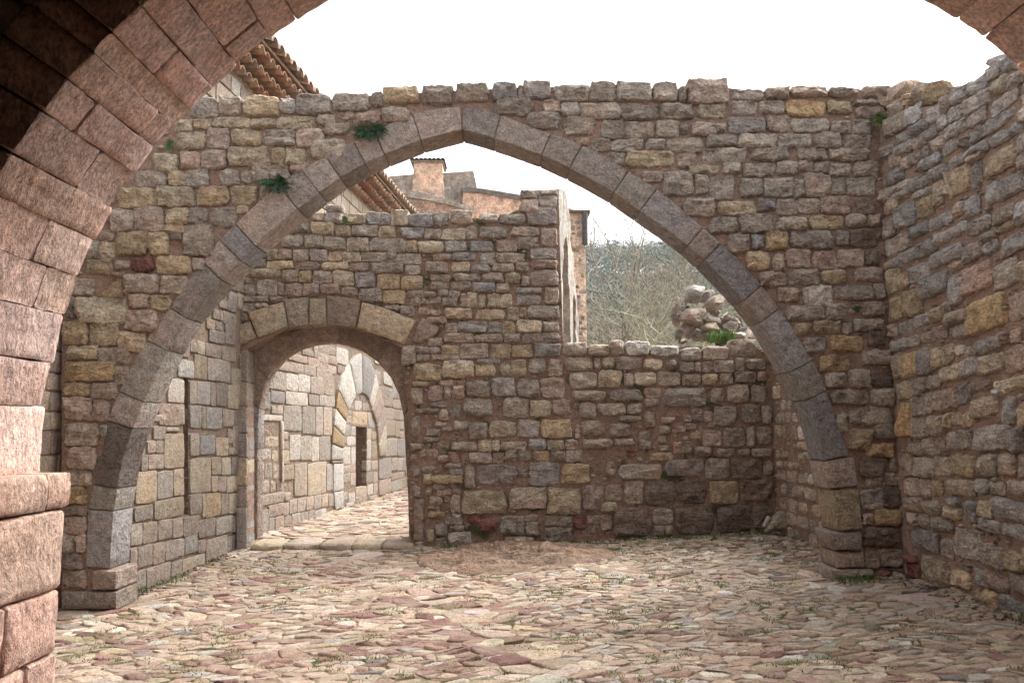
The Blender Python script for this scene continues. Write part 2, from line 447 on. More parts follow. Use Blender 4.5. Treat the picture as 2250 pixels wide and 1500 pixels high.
def plen(P):
    L = [0]
    for a, b in zip(P, P[1:]): L.append(L[-1] + math.hypot(a[0] - b[0], a[1] - b[1]))
    return L
def pat(P, L, s):
    s = min(max(s, 0), L[-1])
    for i in range(len(P) - 1):
        if s <= L[i + 1]:
            t = (s - L[i]) / (L[i + 1] - L[i]); return (P[i][0] + (P[i + 1][0] - P[i][0]) * t, P[i][1] + (P[i + 1][1] - P[i][1]) * t)
    return P[-1]
def nearest_s(P, L, q):
    best = (1e9, 0)
    for k in range(401):
        s = L[-1] * k / 400; p = pat(P, L, s); d = math.hypot(p[0] - q[0], p[1] - q[1])
        if d < best[0]: best = (d, s)
    return best[1]
def ring(INT, EXT, joints, cols, F, thick=.36, prot=.014, wall=None, mat=None, mul=1.0, gap=.004):
    LI = plen(INT); LE = plen(EXT)
    ss = [nearest_s(INT, LI, j) for j in joints]
    for k in range(len(ss) - 1):
        a, b = ss[k], ss[k + 1]; g = .6
        n = max(2, int((b - a) / 40) + 1)
        lo = [pat(INT, LI, a + g + (b - a - 2 * g) * i / n) for i in range(n + 1)]
        # matching extrados points by fraction, nudged radial
        def ex(s):
            p = pat(INT, LI, s); q1 = pat(INT, LI, s - 12); q2 = pat(INT, LI, s + 12)
            tx, ty = q2[0] - q1[0], q2[1] - q1[1]; l = math.hypot(tx, ty); nx, ny = ty / l, -tx / l
            if abs(s) < 1 and False: pass
            best = None
            for kk in range(301):
                e = pat(EXT, LE, LE[-1] * kk / 300); dx, dy = e[0] - p[0], e[1] - p[1]
                cr = abs(dx * tx / l + dy * ty / l)
                if math.hypot(dx, dy) < 95 and (best is None or cr < best[0]): best = (cr, e)
            return best[1]
        if k == 0 and joints[0] == (1015, 285): e0 = (1017, 235)
        else: e0 = ex(a)
        if k == len(ss) - 2 and joints[-1] == (1015, 285): e1 = (1013, 235)
        else: e1 = ex(b)
        sa = nearest_s(EXT, LE, e0); sb = nearest_s(EXT, LE, e1)
        hi = [pat(EXT, LE, sa + (sb - sa) * (.01 + .98 * i / n)) for i in range(n + 1)]
        jr = R.uniform(-3, 4)
        P = [F.px(*q) for q in lo] + [F.px(q[0], q[1] + (jr if 0 < i < n else 0) * .3) for i, q in reversed(list(enumerate(hi)))]
        wall.add(P, cols[k], mul=mul, prot=prot + R.uniform(-.004, .006), depth=thick, rc=.008, seg=.12, jit=.0015, rough=.005, bev=.004, back=True, flat=.9, mat=mat or M_VOU, name='voussoir', tint=(.93, .98, 1.02))

aw = Wall(FA)
JL = [(243, 1248), (252, 1121), (260, 1074), (293, 943), (318, 883), (369, 772), (413, 700), (487, 617), (530, 574), (562, 540), (655, 460), (701, 425), (749, 390), (802, 361), (846, 340), (925, 309), (1015, 285)]
ring(INT_L, EXT_L, JL, 'pgdkgkgkpkkkkkkk', FA, wall=aw)
JR = [(1015, 285), (1085, 304), (1190, 342), (1250, 370), (1347, 423), (1405, 464), (1510, 540), (1548, 573), (1633, 662), (1670, 708), (1737, 817), (1767, 880), (1810, 1012)]
ring(INT_R, EXT_R, JR, 'kkkkgpkpkpgp', FA, wall=aw)
AW1 = '''g 420 476 215 258;g 483 530 212 252;o 537 612 213 256;b 615 648 217 248;g 650 726 207 252;g 730 813 205 245;g 818 839 202 235;o 842 919 193 227;g 927 993 191 229;g 999 1074 185 225;p 1081 1135 181 222;p 1140 1150 190 218;p 1150 1210 177 215
g 1217 1295 188 222;g 1297 1353 182 222;g 1355 1433 182 223;g 1435 1490 182 224;g 1492 1508 195 225;k 1510 1602 175 228;g 1607 1677 198 222;g 1682 1732 193 218;k 1735 1817 190 212;g 1822 1888 193 213;k 1897 1950 192 217
y 387 422 263 288;y 427 465 262 282;y 468 553 260 280;y 553 608 263 280;y 609 695 258 282;g 697 735 254 273;k 749 778 249 259;k 775 834 246 275;g 838 900 238 268
y 388 453 290 328;k 455 503 283 327;y 508 575 285 320;g 577 647 287 301;g 577 647 303 318;k 652 710 283 323;g 713 767 271 295
y 338 393 340 378;k 400 438 333 372;k 440 497 330 372;y 500 595 323 365;o 597 628 325 362;o 629 672 327 362;g 682 760 307 348
g 295 368 378 410;o 370 407 378 408;g 407 458 373 410;g 485 525 373 407;g 533 555 377 403;g 557 592 365 403;g 594 635 365 403;k 637 665 363 380;k 652 680 360 376
o 260 342 413 457;y 345 428 410 456;o 432 502 410 452;o 507 565 410 449;k 572 590 407 435
k 243 292 460 510;k 295 360 458 508;y 365 414 458 490;g 416 455 458 490;g 463 520 457 498;y 520 545 453 468;y 363 403 492 510;d 372 400 512 528;g 402 467 493 560
g 220 252 508 527;o 253 325 510 563;o 327 370 510 560;g 175 218 530 570;y 222 252 533 570;o 190 248 572 603;r 288 338 567 595;o 345 420 563 602;g 427 447 568 597;g 255 283 573 590
g 163 207 612 647;g 273 351 603 644;g 352 412 607 645;k 250 275 600 607
y 169 280 651 711;k 284 328 645 675;o 329 373 649 681;g 149 165 652 700;k 273 347 680 727
o 136 195 705 756;o 197 261 709 761;y 261 320 728 771;o 149 217 760 789;g 215 288 767 799;O 141 251 795 836;k 252 284 804 844
o 141 199 841 869;g 200 257 841 876;k 140 203 874 923;k 203 241 879 923;g 142 218 929 977;g 221 238 934 960;k 146 210 982 1030;g 137 199 1033 1065;O 144 190 1070 1107;g 137 190 1110 1132;k 139 190 1136 1172;g 137 166 1173 1213;k 168 188 1173 1213;d 137 181 1217 1250;k 140 190 1252 1292
g 1085 1170 218 252;k 1195 1230 223 250;g 1232 1272 227 253;g 1273 1363 227 260;g 1365 1447 232 263;g 1450 1523 230 263;y 1530 1592 232 258;g 1607 1664 223 252;g 1666 1723 223 252;O 1727 1813 222 255;o 1817 1872 223 250;g 1873 1933 220 232;k 1880 1943 235 258
g 1160 1230 248 283;g 1240 1307 257 298;g 1322 1372 265 307;g 1375 1438 270 305;g 1442 1493 265 303;g 1495 1510 273 293;k 1520 1572 270 298;k 1573 1595 272 290;p 1597 1680 258 292;g 1685 1737 253 287;g 1738 1822 263 290;g 1825 1872 267 295;g 1873 1913 263 295
o 1273 1293 307 318;g 1302 1342 305 330;g 1343 1415 308 333;g 1420 1460 308 332;g 1463 1543 305 333;g 1550 1620 298 322;g 1622 1707 295 325;g 1710 1780 297 322;g 1788 1847 293 327;g 1853 1912 298 325
g 1343 1373 338 363;o 1375 1483 333 368;g 1487 1530 337 368;g 1545 1640 327 357;g 1648 1733 325 353;g 1752 1817 327 352;g 1822 1908 328 353
k 1412 1455 377 400;g 1458 1523 377 430;y 1515 1580 366 382;g 1588 1628 357 382;g 1632 1705 360 388;g 1707 1751 355 383;k 1753 1785 353 378;g 1790 1820 357 378;g 1820 1867 360 385;g 1875 1927 357 390
g 1528 1557 385 428;g 1560 1612 385 440;g 1625 1675 393 433;g 1677 1743 393 433;g 1745 1765 397 435;g 1767 1825 383 433;g 1826 1855 393 427;g 1862 1922 390 428
g 1503 1570 438 475;y 1578 1662 442 473;p 1665 1703 437 463;g 1707 1751 437 472;g 1753 1800 437 468;k 1803 1868 430 470;d 1882 1923 440 470
g 1558 1620 477 512;g 1623 1697 470 512;g 1705 1773 477 507;o 1777 1857 475 502;g 1862 1902 472 498;g 1903 1933 473 497
k 1600 1645 515 555;b 1652 1677 515 545;O 1682 1730 508 547;g 1735 1828 507 545;g 1837 1864 507 540;d 1865 1937 505 542
o 1642 1690 553 592;g 1700 1722 557 595;k 1725 1780 550 587;K 1785 1838 552 590;k 1843 1897 547 587;d 1903 1930 550 583
g 1670 1728 598 628;g 1737 1798 592 625;o 1805 1860 593 622;k 1880 1937 588 617;k 1710 1753 635 663;W 1765 1828 628 672;g 1835 1919 628 658;g 1920 1943 625 653
g 1727 1813 673 702;g 1818 1860 668 702;k 1897 1943 663 693;o 1747 1782 710 735;o 1788 1848 705 733;g 1852 1870 710 733;g 1877 1943 702 727
g 1767 1813 743 773;O 1825 1895 737 770;d 1907 1943 728 758;O 1802 1868 780 817;g 1893 1957 770 802;g 1815 1858 818 850;g 1865 1911 812 850;d 1913 1958 813 848
g 1828 1907 857 887;g 1915 1965 855 890;g 1840 1862 910 947;g 1866 1888 897 930;g 1890 1958 895 930;o 1866 1917 943 987;g 1920 1967 933 962;O 1908 1962 975 1002
d 1887 1946 1007 1049;g 1957 1975 1007 1033;g 1905 1917 1052 1070;g 1919 1945 1043 1067;g 1946 1978 1041 1065;p 1891 1942 1075 1119;d 1943 1983 1071 1113;O 1922 1983 1119 1153;k 1898 1919 1129 1151;d 1897 1974 1159 1201;g 1903 1933 1212 1247;g 1934 1981 1205 1244;d 1920 1985 1250 1272'''
traced(aw, AW1, 0, 0, 1, irr=.10, mul=.97, depth=.16, rc=.012, seg=.05, rough=.028, jit=.009, tilt=.10, grow=2.3)
aw.add([FA.px(*q) for q in ((213, 654), (258, 613), (274, 612), (270, 655))], 'o', prot=.03, depth=.1, rc=.01, seg=.1)
# dressed blocks of the two springings, cut right through the wall
def pbox(wall, x0, x1, y0, y1, code, depth=.36, prot=.03, mul=1.0, name='dressed_block', **k):
    P = [wall.F.px(*q) for q in ((x0, y1), (x1, y1), (x1, y0), (x0, y0))]
    kk = dict(rc=.012, seg=.15, jit=.003, rough=.007, bev=.01, flat=.8, back=True); kk.update(k)
    wall.add(P, code, prot=prot, depth=depth, mul=mul, mat=M_VOU, name=name, **kk)
pbox(aw, 206, 262, 1251, 1294, 'k', prot=.05); pbox(aw, 139, 262, 1297, 1337, 'g', prot=.05); pbox(aw, 176, 243, 1340, 1366, 'y', prot=.10); pbox(aw, 243, 280, 1340, 1364, 'k', prot=.08)
def pquad(wall, q, code, prot=.03, depth=.36, **k):
    kk = dict(rc=.012, seg=.15, jit=.003, rough=.007, bev=.01, flat=.8, back=True); kk.update(k)
    wall.add([wall.F.px(*a) for a in q], code, prot=prot, depth=depth, mat=M_VOU, name='dressed_block', **kk)
pquad(aw, ((1821, 1074), (1885, 1067), (1876, 1004), (1810, 1013)), 'k')
pquad(aw, ((1838, 1166), (1895, 1162), (1886, 1073), (1829, 1077)), 'o')
pquad(aw, ((1829, 1208), (1891, 1206), (1891, 1169), (1822, 1169)), 'k', prot=.05)
pquad(aw, ((1836, 1246), (1900, 1246), (1898, 1211), (1834, 1211)), 'k')
pquad(aw, ((1826, 1280), (1916, 1280), (1916, 1249), (1820, 1249)), 'g', prot=.06)
# mortar core
def blend(A, B, t, n=40):
    LA, LB = plen(A), plen(B)
    return [tuple(pat(A, LA, LA[-1] * i / n)[k] * (1 - t) + pat(B, LB, LB[-1] * i / n)[k] * t for k in (0, 1)) for i in range(n + 1)]
core = [(134, 1372), (134, 228), (430, 226), (725, 218), (850, 206), (1000, 199), (1140, 192), (1200, 190), (1300, 194), (1500, 194), (1600, 192), (1700, 203), (1960, 202), (1966, 300), (2000, 1290), (1840, 1275), (1846, 1050)]
core += list(reversed(blend(INT_R, EXT_R, .06)))[0:] + list(reversed(blend(INT_L, EXT_L, .06)))[1:] + [(236, 1300), (236, 1372)]
arch_wall = empty('rubble_arch_wall', (0, 7.6, .1), 'freestanding rubble stone wall pierced by one wide pointed arch across the court', 'stone wall')
body(FA, [FA.px(*q) for q in core], thick=.36, front=-.012, amp=.009, parent=arch_wall)
AWP = [FA.px(*q) for q in core]; AWR = [FA.px(*q) for q in INT_L + INT_R[1:] + EXT_R[::-1] + EXT_L[::-1][1:]]
chips(aw, -4.2, 3.6, .0, 4.9, 3600, mask=lambda u, v: inpoly((u, v), AWP) and not inpoly((u, v), AWR) and v > .35 - .3 * (u < 0), parent=arch_wall)
aw.build(arch_wall, M_RUB, limit=295)

# ================================================================== BACK WALL WITH THE GATE
FB = Frame((0, 10.2, 0), (1, 0, 0))
bw = Wall(FB)
GATE_F = [(543, 1208), (543, 765), (560, 757), (600, 735), (640, 720), (680, 713), (720, 712), (760, 716), (800, 727), (850, 748), (884, 762), (888, 800), (897, 900), (903, 1208)]
T1 = '''g 700 800 65 130;g 802 945 65 160;y 975 1145 70 165;b 1147 1340 60 160;y 1345 1490 45 175;g 810 950 0 52
g 560 675 140 225;y 685 880 140 240;y 885 1015 170 260;g 1025 1240 170 260;o 1245 1380 180 280;g 450 625 250 350;g 630 790 245 355;g 795 970 270 370;g 975 1165 270 385;g 1170 1475 275 380
y 330 415 365 450;k 420 530 365 450;g 540 670 370 470;p 680 825 370 465;y 835 940 390 465;y 943 1095 390 465;g 1100 1310 395 470;g 1320 1390 385 480;g 1393 1600 405 490
g 220 310 450 510;y 315 545 465 525;k 550 755 475 540;y 765 1000 475 530;k 1005 1160 485 545;g 1180 1445 480 560
y 180 440 530 590;g 445 585 535 635;o 590 695 545 640;g 700 860 545 650;y 865 1040 540 665;p 1050 1220 555 680;o 1235 1420 570 695
g 100 200 605 645;g 95 235 655 745;g 245 420 615 750;g 415 465 645 745;k 470 620 650 750;k 625 760 650 750;k 765 920 655 730;g 940 1075 680 740;g 1080 1270 690 800;o 1275 1465 700 820
g 80 345 750 800;g 350 490 755 800;g 80 225 810 885;g 225 330 810 850;g 95 170 890 955;g 1425 1500 840 910;k 1290 1420 830 870'''
traced(bw, T1, 500, 450, 3.75, irr=.10, depth=.14, rc=.012, seg=.055, rough=.024, jit=.008, tilt=.09, grow=1.4)
T2 = '''b 60 270 150 255;g 275 400 135 250;g 415 595 120 235;g 645 800 150 220;g 810 1028 155 235;p 1030 1290 95 245;k 985 1140 28 140;g 1145 1290 0 92;g 990 1130 -48 25;g 1150 1290 -42 -2
b 0 195 265 350;g 200 330 275 350;y 335 540 270 365;g 545 625 260 360;g 655 885 255 345;g 910 1145 260 330;k 1155 1290 275 420;g 960 1140 340 440
y 55 135 370 460;g 0 50 370 460;y 140 365 380 465;b 370 540 375 460;b 570 755 375 455;k 790 960 365 460;b 1070 1290 435 520
g 270 415 480 525;b 425 620 470 530;g 655 780 475 570;g 790 1025 475 550;k 1070 1295 530 600;g 40 165 570 650;g 200 390 545 625;y 425 570 550 625;b 580 740 570 635;g 755 940 560 625;g 950 1055 550 620;k 1065 1300 615 745
o 5 185 660 775;g 250 410 655 705;g 440 660 645 700;g 680 850 640 710;o 860 985 635 720;g 1000 1060 660 740;g 245 400 715 770;g 415 590 710 775;b 590 780 715 795;g 790 890 720 800;b 945 1165 760 805;g 1190 1300 760 890
g 60 190 780 840;g 195 290 790 835;g 310 390 775 825;g 395 490 785 835;y 550 640 800 920;y 642 700 810 920;g 495 545 810 915;y 720 818 810 915;y 820 920 810 915;b 955 1160 815 900;g 80 165 845 910;g 175 235 845 890;g 240 330 840 885;g 340 465 840 910
g 0 120 910 990;k 150 240 925 980;k 245 330 945 985;y 360 595 925 1015;y 620 855 940 1015;y 880 980 920 1025;g 985 1035 925 995;g 1045 1310 905 1005
g 370 470 1050 1130;b 475 715 1035 1120;b 725 838 1045 1130;o 840 940 1035 1135;y 960 1165 1025 1125;g 1175 1310 1040 1110;g 360 610 1130 1210;g 615 840 1145 1205;g 850 985 1140 1210;g 995 1310 1130 1210;k 225 345 1175 1240
g 10 125 1240 1390;k 130 235 1245 1300;b 240 325 1245 1300;o 335 480 1235 1305;g 130 240 1310 1355;k 255 485 1310 1350;g 485 730 1220 1340;o 740 905 1215 1340;o 915 1090 1230 1330;b 1105 1325 1215 1325
o 110 340 1385 1520;y 342 615 1355 1500;b 630 815 1345 1383;o 620 780 1387 1480;g 825 900 1385 1480;o 900 1035 1350 1490;g 1055 1190 1340 1460;g 1220 1335 1340 1495;k 215 385 1000 1045'''
traced(bw, T2, 880, 430, 3.75, irr=.10, depth=.14, rc=.012, seg=.055, rough=.024, jit=.008, tilt=.09, grow=1.4)
bw.add([FB.px(880 + x / 3.75, 430 + y / 3.75) for x, y in ((90, 1200), (185, 1210), (300, 1130), (320, 1085), (180, 1000), (130, 1090))], 'k', prot=.03, depth=.12, rc=.02)
T3 = '''o 100 230 142 180;g 232 290 142 175;k 330 440 135 175;k 445 535 135 175;g 90 185 190 325;P 230 350 180 300;g 360 420 175 280;k 430 525 180 280;g 545 745 135 265;b 750 945 110 265;g 965 1150 125 270;k 1155 1360 110 280
g 245 375 310 345;g 320 390 370 465;g 400 495 330 445;g 510 765 280 435;g 850 1055 275 450;y 1065 1245 300 430;k 1250 1405 290 420;g 130 310 365 400;g 90 160 430 600
k 195 255 500 535;g 215 325 535 590;g 190 325 600 640;k 290 380 475 510;k 335 425 515 550;g 440 560 470 540;g 560 720 475 620;y 730 960 470 600;b 970 1140 455 600;o 1150 1415 450 610
g 80 200 655 705;g 210 255 655 700;k 260 400 640 690;g 415 630 640 715;y 640 745 625 715;y 748 815 625 715;g 820 1040 635 705;b 1060 1200 615 710;y 1210 1350 625 710;k 1360 1460 620 700
k 165 305 700 760;k 85 130 735 810;k 305 390 750 810;K 395 480 720 810;k 515 555 730 820;k 560 760 730 815;k 765 855 725 815;g 860 955 710 800;g 960 1085 710 795;o 1095 1225 715 795;g 1235 1360 710 800;g 1362 1500 710 800
g 365 510 815 855;b 400 515 858 910;g 175 280 845 890;o 285 340 835 880;k 105 165 870 930;o 185 260 895 985;o 240 515 912 985;g 530 610 830 1020;p 630 960 825 1000;g 970 1050 850 925;b 1055 1310 805 1000;o 1325 1560 810 985
g 100 165 1000 1100;g 255 365 985 1033;o 205 260 1015 1080;g 415 465 985 1020;k 295 425 1035 1080;g 430 500 1030 1065;g 235 340 1090 1160;k 360 400 1090 1130;k 415 490 1075 1225;o 225 320 1165 1200;o 225 365 1210 1260
y 505 880 1035 1230;g 895 1205 1010 1190;o 1215 1490 1010 1235;r 550 690 1245 1320;r 660 800 1270 1370;g 820 1025 1245 1405;k 1030 1135 1240 1290;g 1035 1140 1295 1415;g 1180 1420 1245 1330
g 365 425 1255 1325;g 430 510 1235 1320;g 440 520 1325 1375;g 530 565 1305 1350;g 285 380 1320 1420;y 215 280 1360 1460;g 390 590 1380 1500;g 290 385 1430 1500;y 120 190 1460 1500;k 850 1105 1420 1480;g 1190 1420 1340 1490'''
traced(bw, T3, 880, 800, 3.75, irr=.11, depth=.14, rc=.012, seg=.055, rough=.026, jit=.009, tilt=.09, grow=1.2)
bw.add([FB.px(880 + x / 3.75, 800 + y / 3.75) for x, y in ((110, 1450), (192, 1450), (195, 1108), (108, 1108))], 'k', prot=.03, depth=.3, rc=.012, mat=M_VOU)
T4 = '''g 20 180 70 150;y 190 325 80 155;g 330 425 50 150;W 430 590 60 150;W 600 785 85 155;g 795 935 100 190;g 945 1110 92 180;g 1125 1290 40 160
y 35 220 165 255;g 225 265 170 240;y 280 360 165 235;g 370 540 160 245;y 545 680 175 245;g 705 770 180 240;g 780 885 190 260;g 888 932 195 260;g 935 1005 195 265;g 1010 1150 185 265;g 1160 1218 165 255;g 1225 1355 175 250
g 60 245 265 370;y 250 410 250 365;k 425 485 270 355;y 490 635 265 350;g 640 795 260 350;g 805 930 275 350;o 940 1040 275 350;g 1055 1140 270 345;g 1150 1300 255 330;k 1305 1360 255 320
g 80 305 380 450;g 325 545 375 450;g 555 665 365 430;g 675 960 365 490;g 1000 1080 370 470;g 1105 1250 345 465;g 1260 1360 345 465;k 90 125 465 500;g 130 240 460 565;g 250 440 470 545;g 445 540 465 540;g 560 650 435 490
g 385 540 548 585;g 560 630 520 630;g 1015 1165 485 615;g 1195 1320 475 600;g 1335 1395 480 600;g 140 300 580 680;g 330 470 600 690;g 515 600 650 770;k 105 135 610 700
k 665 760 560 595;k 810 868 545 590;k 875 935 500 538;b 872 940 542 585;k 950 1010 520 590;g 655 730 615 670;k 770 830 620 660;g 650 700 680 730;k 980 1020 592 620;k 740 770 640 690;k 830 900 600 640;k 860 930 660 700
k 945 1065 640 750;g 1080 1225 625 760;g 1300 1400 620 740;g 1235 1285 620 750;g 150 355 700 765;g 360 490 700 750;g 650 715 745 785;k 750 805 720 800;k 810 875 720 800;k 890 1000 752 815;g 1040 1150 765 820;g 1165 1255 770 810;g 1265 1400 765 820
r 440 500 780 815;y 600 750 795 845;g 305 365 850 950;g 375 680 870 970;p 690 950 835 950;g 960 1115 825 970;d 1125 1335 830 960;g 1345 1405 850 940
k 150 290 1005 1175;g 300 410 1000 1110;y 270 380 1118 1185;g 420 555 980 1135;d 565 775 975 1145;d 780 965 975 1130;o 985 1180 975 1130;d 1190 1400 965 1115
d 355 605 1150 1355;g 610 745 1160 1265;g 620 690 1275 1340;d 755 1020 1150 1330;d 1030 1260 1135 1315;d 1270 1430 1120 1295;g 0 85 1210 1285;r 90 175 1210 1295;k 180 285 1205 1265;k 190 235 1270 1320;k 270 345 1200 1300;k 690 745 1270 1335'''
traced(bw, T4, 1230, 730, 3, irr=.11, depth=.16, rc=.03, seg=.08, rough=.026, tilt=.07, grow=1.0)
for y0_, y1_, c_ in ((770, 838, 'g'), (840, 892, 'y'), (894, 950, 'g'), (952, 1004, 'p'), (1006, 1066, 'y'), (1068, 1112, 'k'), (1114, 1208, 'b')):
    bw.add([FB.px(519, y1_), FB.px(543, y1_), FB.px(543, y0_), FB.px(519, y0_)], c_, mul=.85, prot=.012, depth=.34, rc=.008, seg=.1, jit=.004, rough=.006, bev=.006, back=True, mat=M_ASH, flat=.8)
# segmental relieving arch over the gate
GV = [('y', ((60, 1000), (185, 958), (238, 1095), (85, 1165))), ('y', ((168, 885), (465, 797), (498, 1002), (255, 1095), (215, 1005))), ('g', ((470, 785), (668, 757), (670, 990), (507, 1010))),
      ('y', ((677, 770), (815, 772), (820, 985), (675, 990))), ('k', ((822, 745), (1105, 785), (1060, 1010), (822, 985)))]
for c, q in GV: bw.add([FB.px(500 + x / 3.75, 450 + y / 3.75) for x, y in q], c, mul=.95, prot=.035, depth=.40, rc=.012, seg=.2, jit=.003, rough=.008, bev=.01, back=True, flat=.8, mat=M_VOU, name='voussoir')
bw.add([FB.px(*q) for q in ((796, 663), (850, 678), (915, 705), (888, 757), (835, 738), (785, 720))], 'y', prot=.04, depth=.40, rc=.012, seg=.25, jit=.003, rough=.008, bev=.01, back=True, flat=.8, mat=M_VOU, name='voussoir')
core = [(521, 1212), (521, 470), (700, 472), (850, 478), (1020, 480), (1100, 478), (1150, 455), (1150, 436), (1226, 436), (1228, 470), (1238, 762), (1400, 768), (1500, 772), (1700, 765), (1705, 1180), (1320, 1205), (1000, 1210), (915, 1208)] + GATE_F[::-1]
gate_wall = empty('gate_wall', (0, 10.4, .15), 'ruined rubble wall with round-headed gateway, broken down to half height beyond the gate', 'stone wall')
body(FB, [FB.px(*q) for q in core], thick=.5, parent=gate_wall, mat=M_MORB, front=-.014, amp=.010)
BWP = [FB.px(*q) for q in core]
chips(bw, -3.5, 3.4, .3, 4.6, 3600, mask=lambda u, v: inpoly((u, v), BWP) and not inpoly((u, v), [FB.px(*q) for q in ((515, 790), (515, 735), (560, 690), (700, 655), (800, 665), (912, 705), (890, 770))]), parent=gate_wall)
bw.build(gate_wall, M_RUB, limit=297)
# inner dressed ring of the gate (set back) : jambs and round arch in long stones
FG = Frame((0, 10.5, 0), (1, 0, 0)); gr = Wall(FG)
GI = [(566, 1206), (566, 1050), (567, 960), (570, 900), (580, 850), (597, 815), (622, 785), (655, 765), (690, 755), (725, 752), (760, 756), (795, 770), (830, 795), (858, 828), (877, 868), (887, 915), (892, 1000), (897, 1100), (900, 1206)]
GO = [(532, 1206), (532, 1050), (532, 960), (532, 860), (535, 800), (545, 765), (585, 730), (625, 712), (670, 700), (725, 697), (785, 702), (830, 715), (870, 735), (895, 765), (906, 800), (912, 870), (915, 1000), (918, 1100), (920, 1206)]
GJ = [0, 1.7, 3, 4.5, 7, 9.5, 12, 14, 15, 16.5, 18]
def interp(P, t): i = min(int(t), len(P) - 2); k = t - i; return (P[i][0] + (P[i + 1][0] - P[i][0]) * k, P[i][1] + (P[i + 1][1] - P[i][1]) * k)
for k in range(len(GJ) - 1):
    a, b = GJ[k], GJ[k + 1]; n = max(2, int((b - a) * 2)); e = .012
    lo = [interp(GI, a + e + (b - a - 2 * e) * i / n) for i in range(n + 1)]; hi = [interp(GO, a + e + (b - a - 2 * e) * i / n) for i in range(n + 1)]
    gr.add([FG.px(*q) for q in lo] + [FG.px(*q) for q in hi[::-1]], 'kbkkkkkkkk'[k], mul=.85, prot=.01, depth=.22, rc=.006, seg=.3, jit=.001, rough=.003, bev=.006, back=True, flat=1, mat=M_VOU, name='gate_arch_stone')
gr.build(gate_wall, M_VOU)
# threshold
th = Wall(Frame((0, 10.12, 0), (1, 0, 0)))
for x0, x1, c in ((552, 622, 'o'), (624, 700, 'k'), (702, 772, 'k'), (774, 838, 'o'), (840, 908, 'k')):
    P = [th.F.px(*q) for q in ((x0, 1217), (x1, 1217), (x1, 1193), (x0, 1193))]
    th.add(P, c, prot=.05 + R.uniform(-.02, .03), depth=.55, rc=.03, rough=.012, seg=.12, name='threshold_stone', back=False, mul=1.1)
th.build(gate_wall, M_COB)

# ================================================================== RIGHT WALL (near) and SIDE WALL behind the pier
FR = Frame((3.58, 7.5, 0), (.128, -.9918, 0))
rw = Wall(FR)
def slR(x, y):
    K = [(100, -.62), (340, -.55), (545, -.45), (700, -.33), (855, -.2), (915, -.13), (1005, 0), (1053, .05), (1150, .22), (1300, .42), (1450, .5)]
    for a, b in zip(K, K[1:]):
        if y <= b[0]: return (a[1] + (b[1] - a[1]) * (y - a[0]) / (b[0] - a[0])) * (1 + (x - 2075) / 900)
    return .5
R1 = '''b 1280 1385 180 110;b 1150 1275 240 130;y 1205 1340 375 140;g 1345 1490 330 130;b 990 1140 370 130;b 960 1185 530 150;b 830 980 450 130;k 720 825 550 150;g 225 360 590 110
b 1190 1440 530 110;b 800 910 640 110;b 595 735 640 130;b 385 525 650 150;g 190 370 740 170;b 980 1135 690 120;b 765 965 780 110;b 690 765 730 110;b 460 590 770 100;b 1010 1395 750 110;b 1190 1470 840 90;W 1455 1600 620 110;y 1500 1700 450 130;g 1500 1700 300 130
b 510 670 850 90;g 640 730 930 110;b 735 865 960 100;b 900 970 920 90;b 1440 1600 900 150;b 300 500 950 90;b 420 620 1030 100;b 950 1165 990 90;b 510 715 1095 100;b 800 930 1090 90
g 75 190 870 230;b 330 420 880 100;b 125 290 1000 110;g 240 330 1080 100;k 350 420 1110 90;k 480 560 940 60
y 1150 1430 1080 200;b 1025 1100 1230 250;o 805 990 1270 250;g 775 803 1300 240;b 600 770 1200 90;b 430 600 1300 90;y 665 740 1390 220;b 190 360 1230 110;b 240 500 1330 90;b 1145 1250 1390 160;b 1260 1500 1320 190;g 310 430 1400 70;b 480 650 1395 70;g 1450 1600 1080 160;g 1500 1700 1250 150;k 1000 1120 1050 60'''
R2 = '''g 150 240 130 110;k 190 305 220 130;b 285 485 300 220;o 490 660 235 170;b 960 1080 230 170;k 860 940 250 110;b 610 825 370 110;g 165 285 430 200;b 440 590 450 100;b 820 960 440 90;b 980 1195 410 120;g 1215 1415 300 130;b 1430 1600 270 200;o 1280 1425 420 70;g 1090 1260 500 80;b 680 800 520 90;g 195 415 590 150;b 495 680 620 140;b 355 485 690 100;b 615 915 690 130;p 925 1110 660 150;b 1135 1250 610 110;b 1280 1550 570 180
g 210 275 780 70;b 285 350 755 90;y 795 925 795 60;b 410 610 850 140;o 205 325 930 220;o 330 410 930 150;b 540 790 970 190;b 810 925 1010 280;K 915 1190 900 250;g 1225 1450 870 240;y 1465 1600 820 200
o 240 370 1190 220;o 380 550 1130 240;b 740 805 1170 70;o 630 760 1240 120;g 780 960 1270 110;O 985 1330 1240 310;k 1360 1560 1170 240;b 460 605 1300 100;b 310 460 1370 100;P 660 780 1410 110;g 860 980 1400 130;g 230 310 1400 110'''
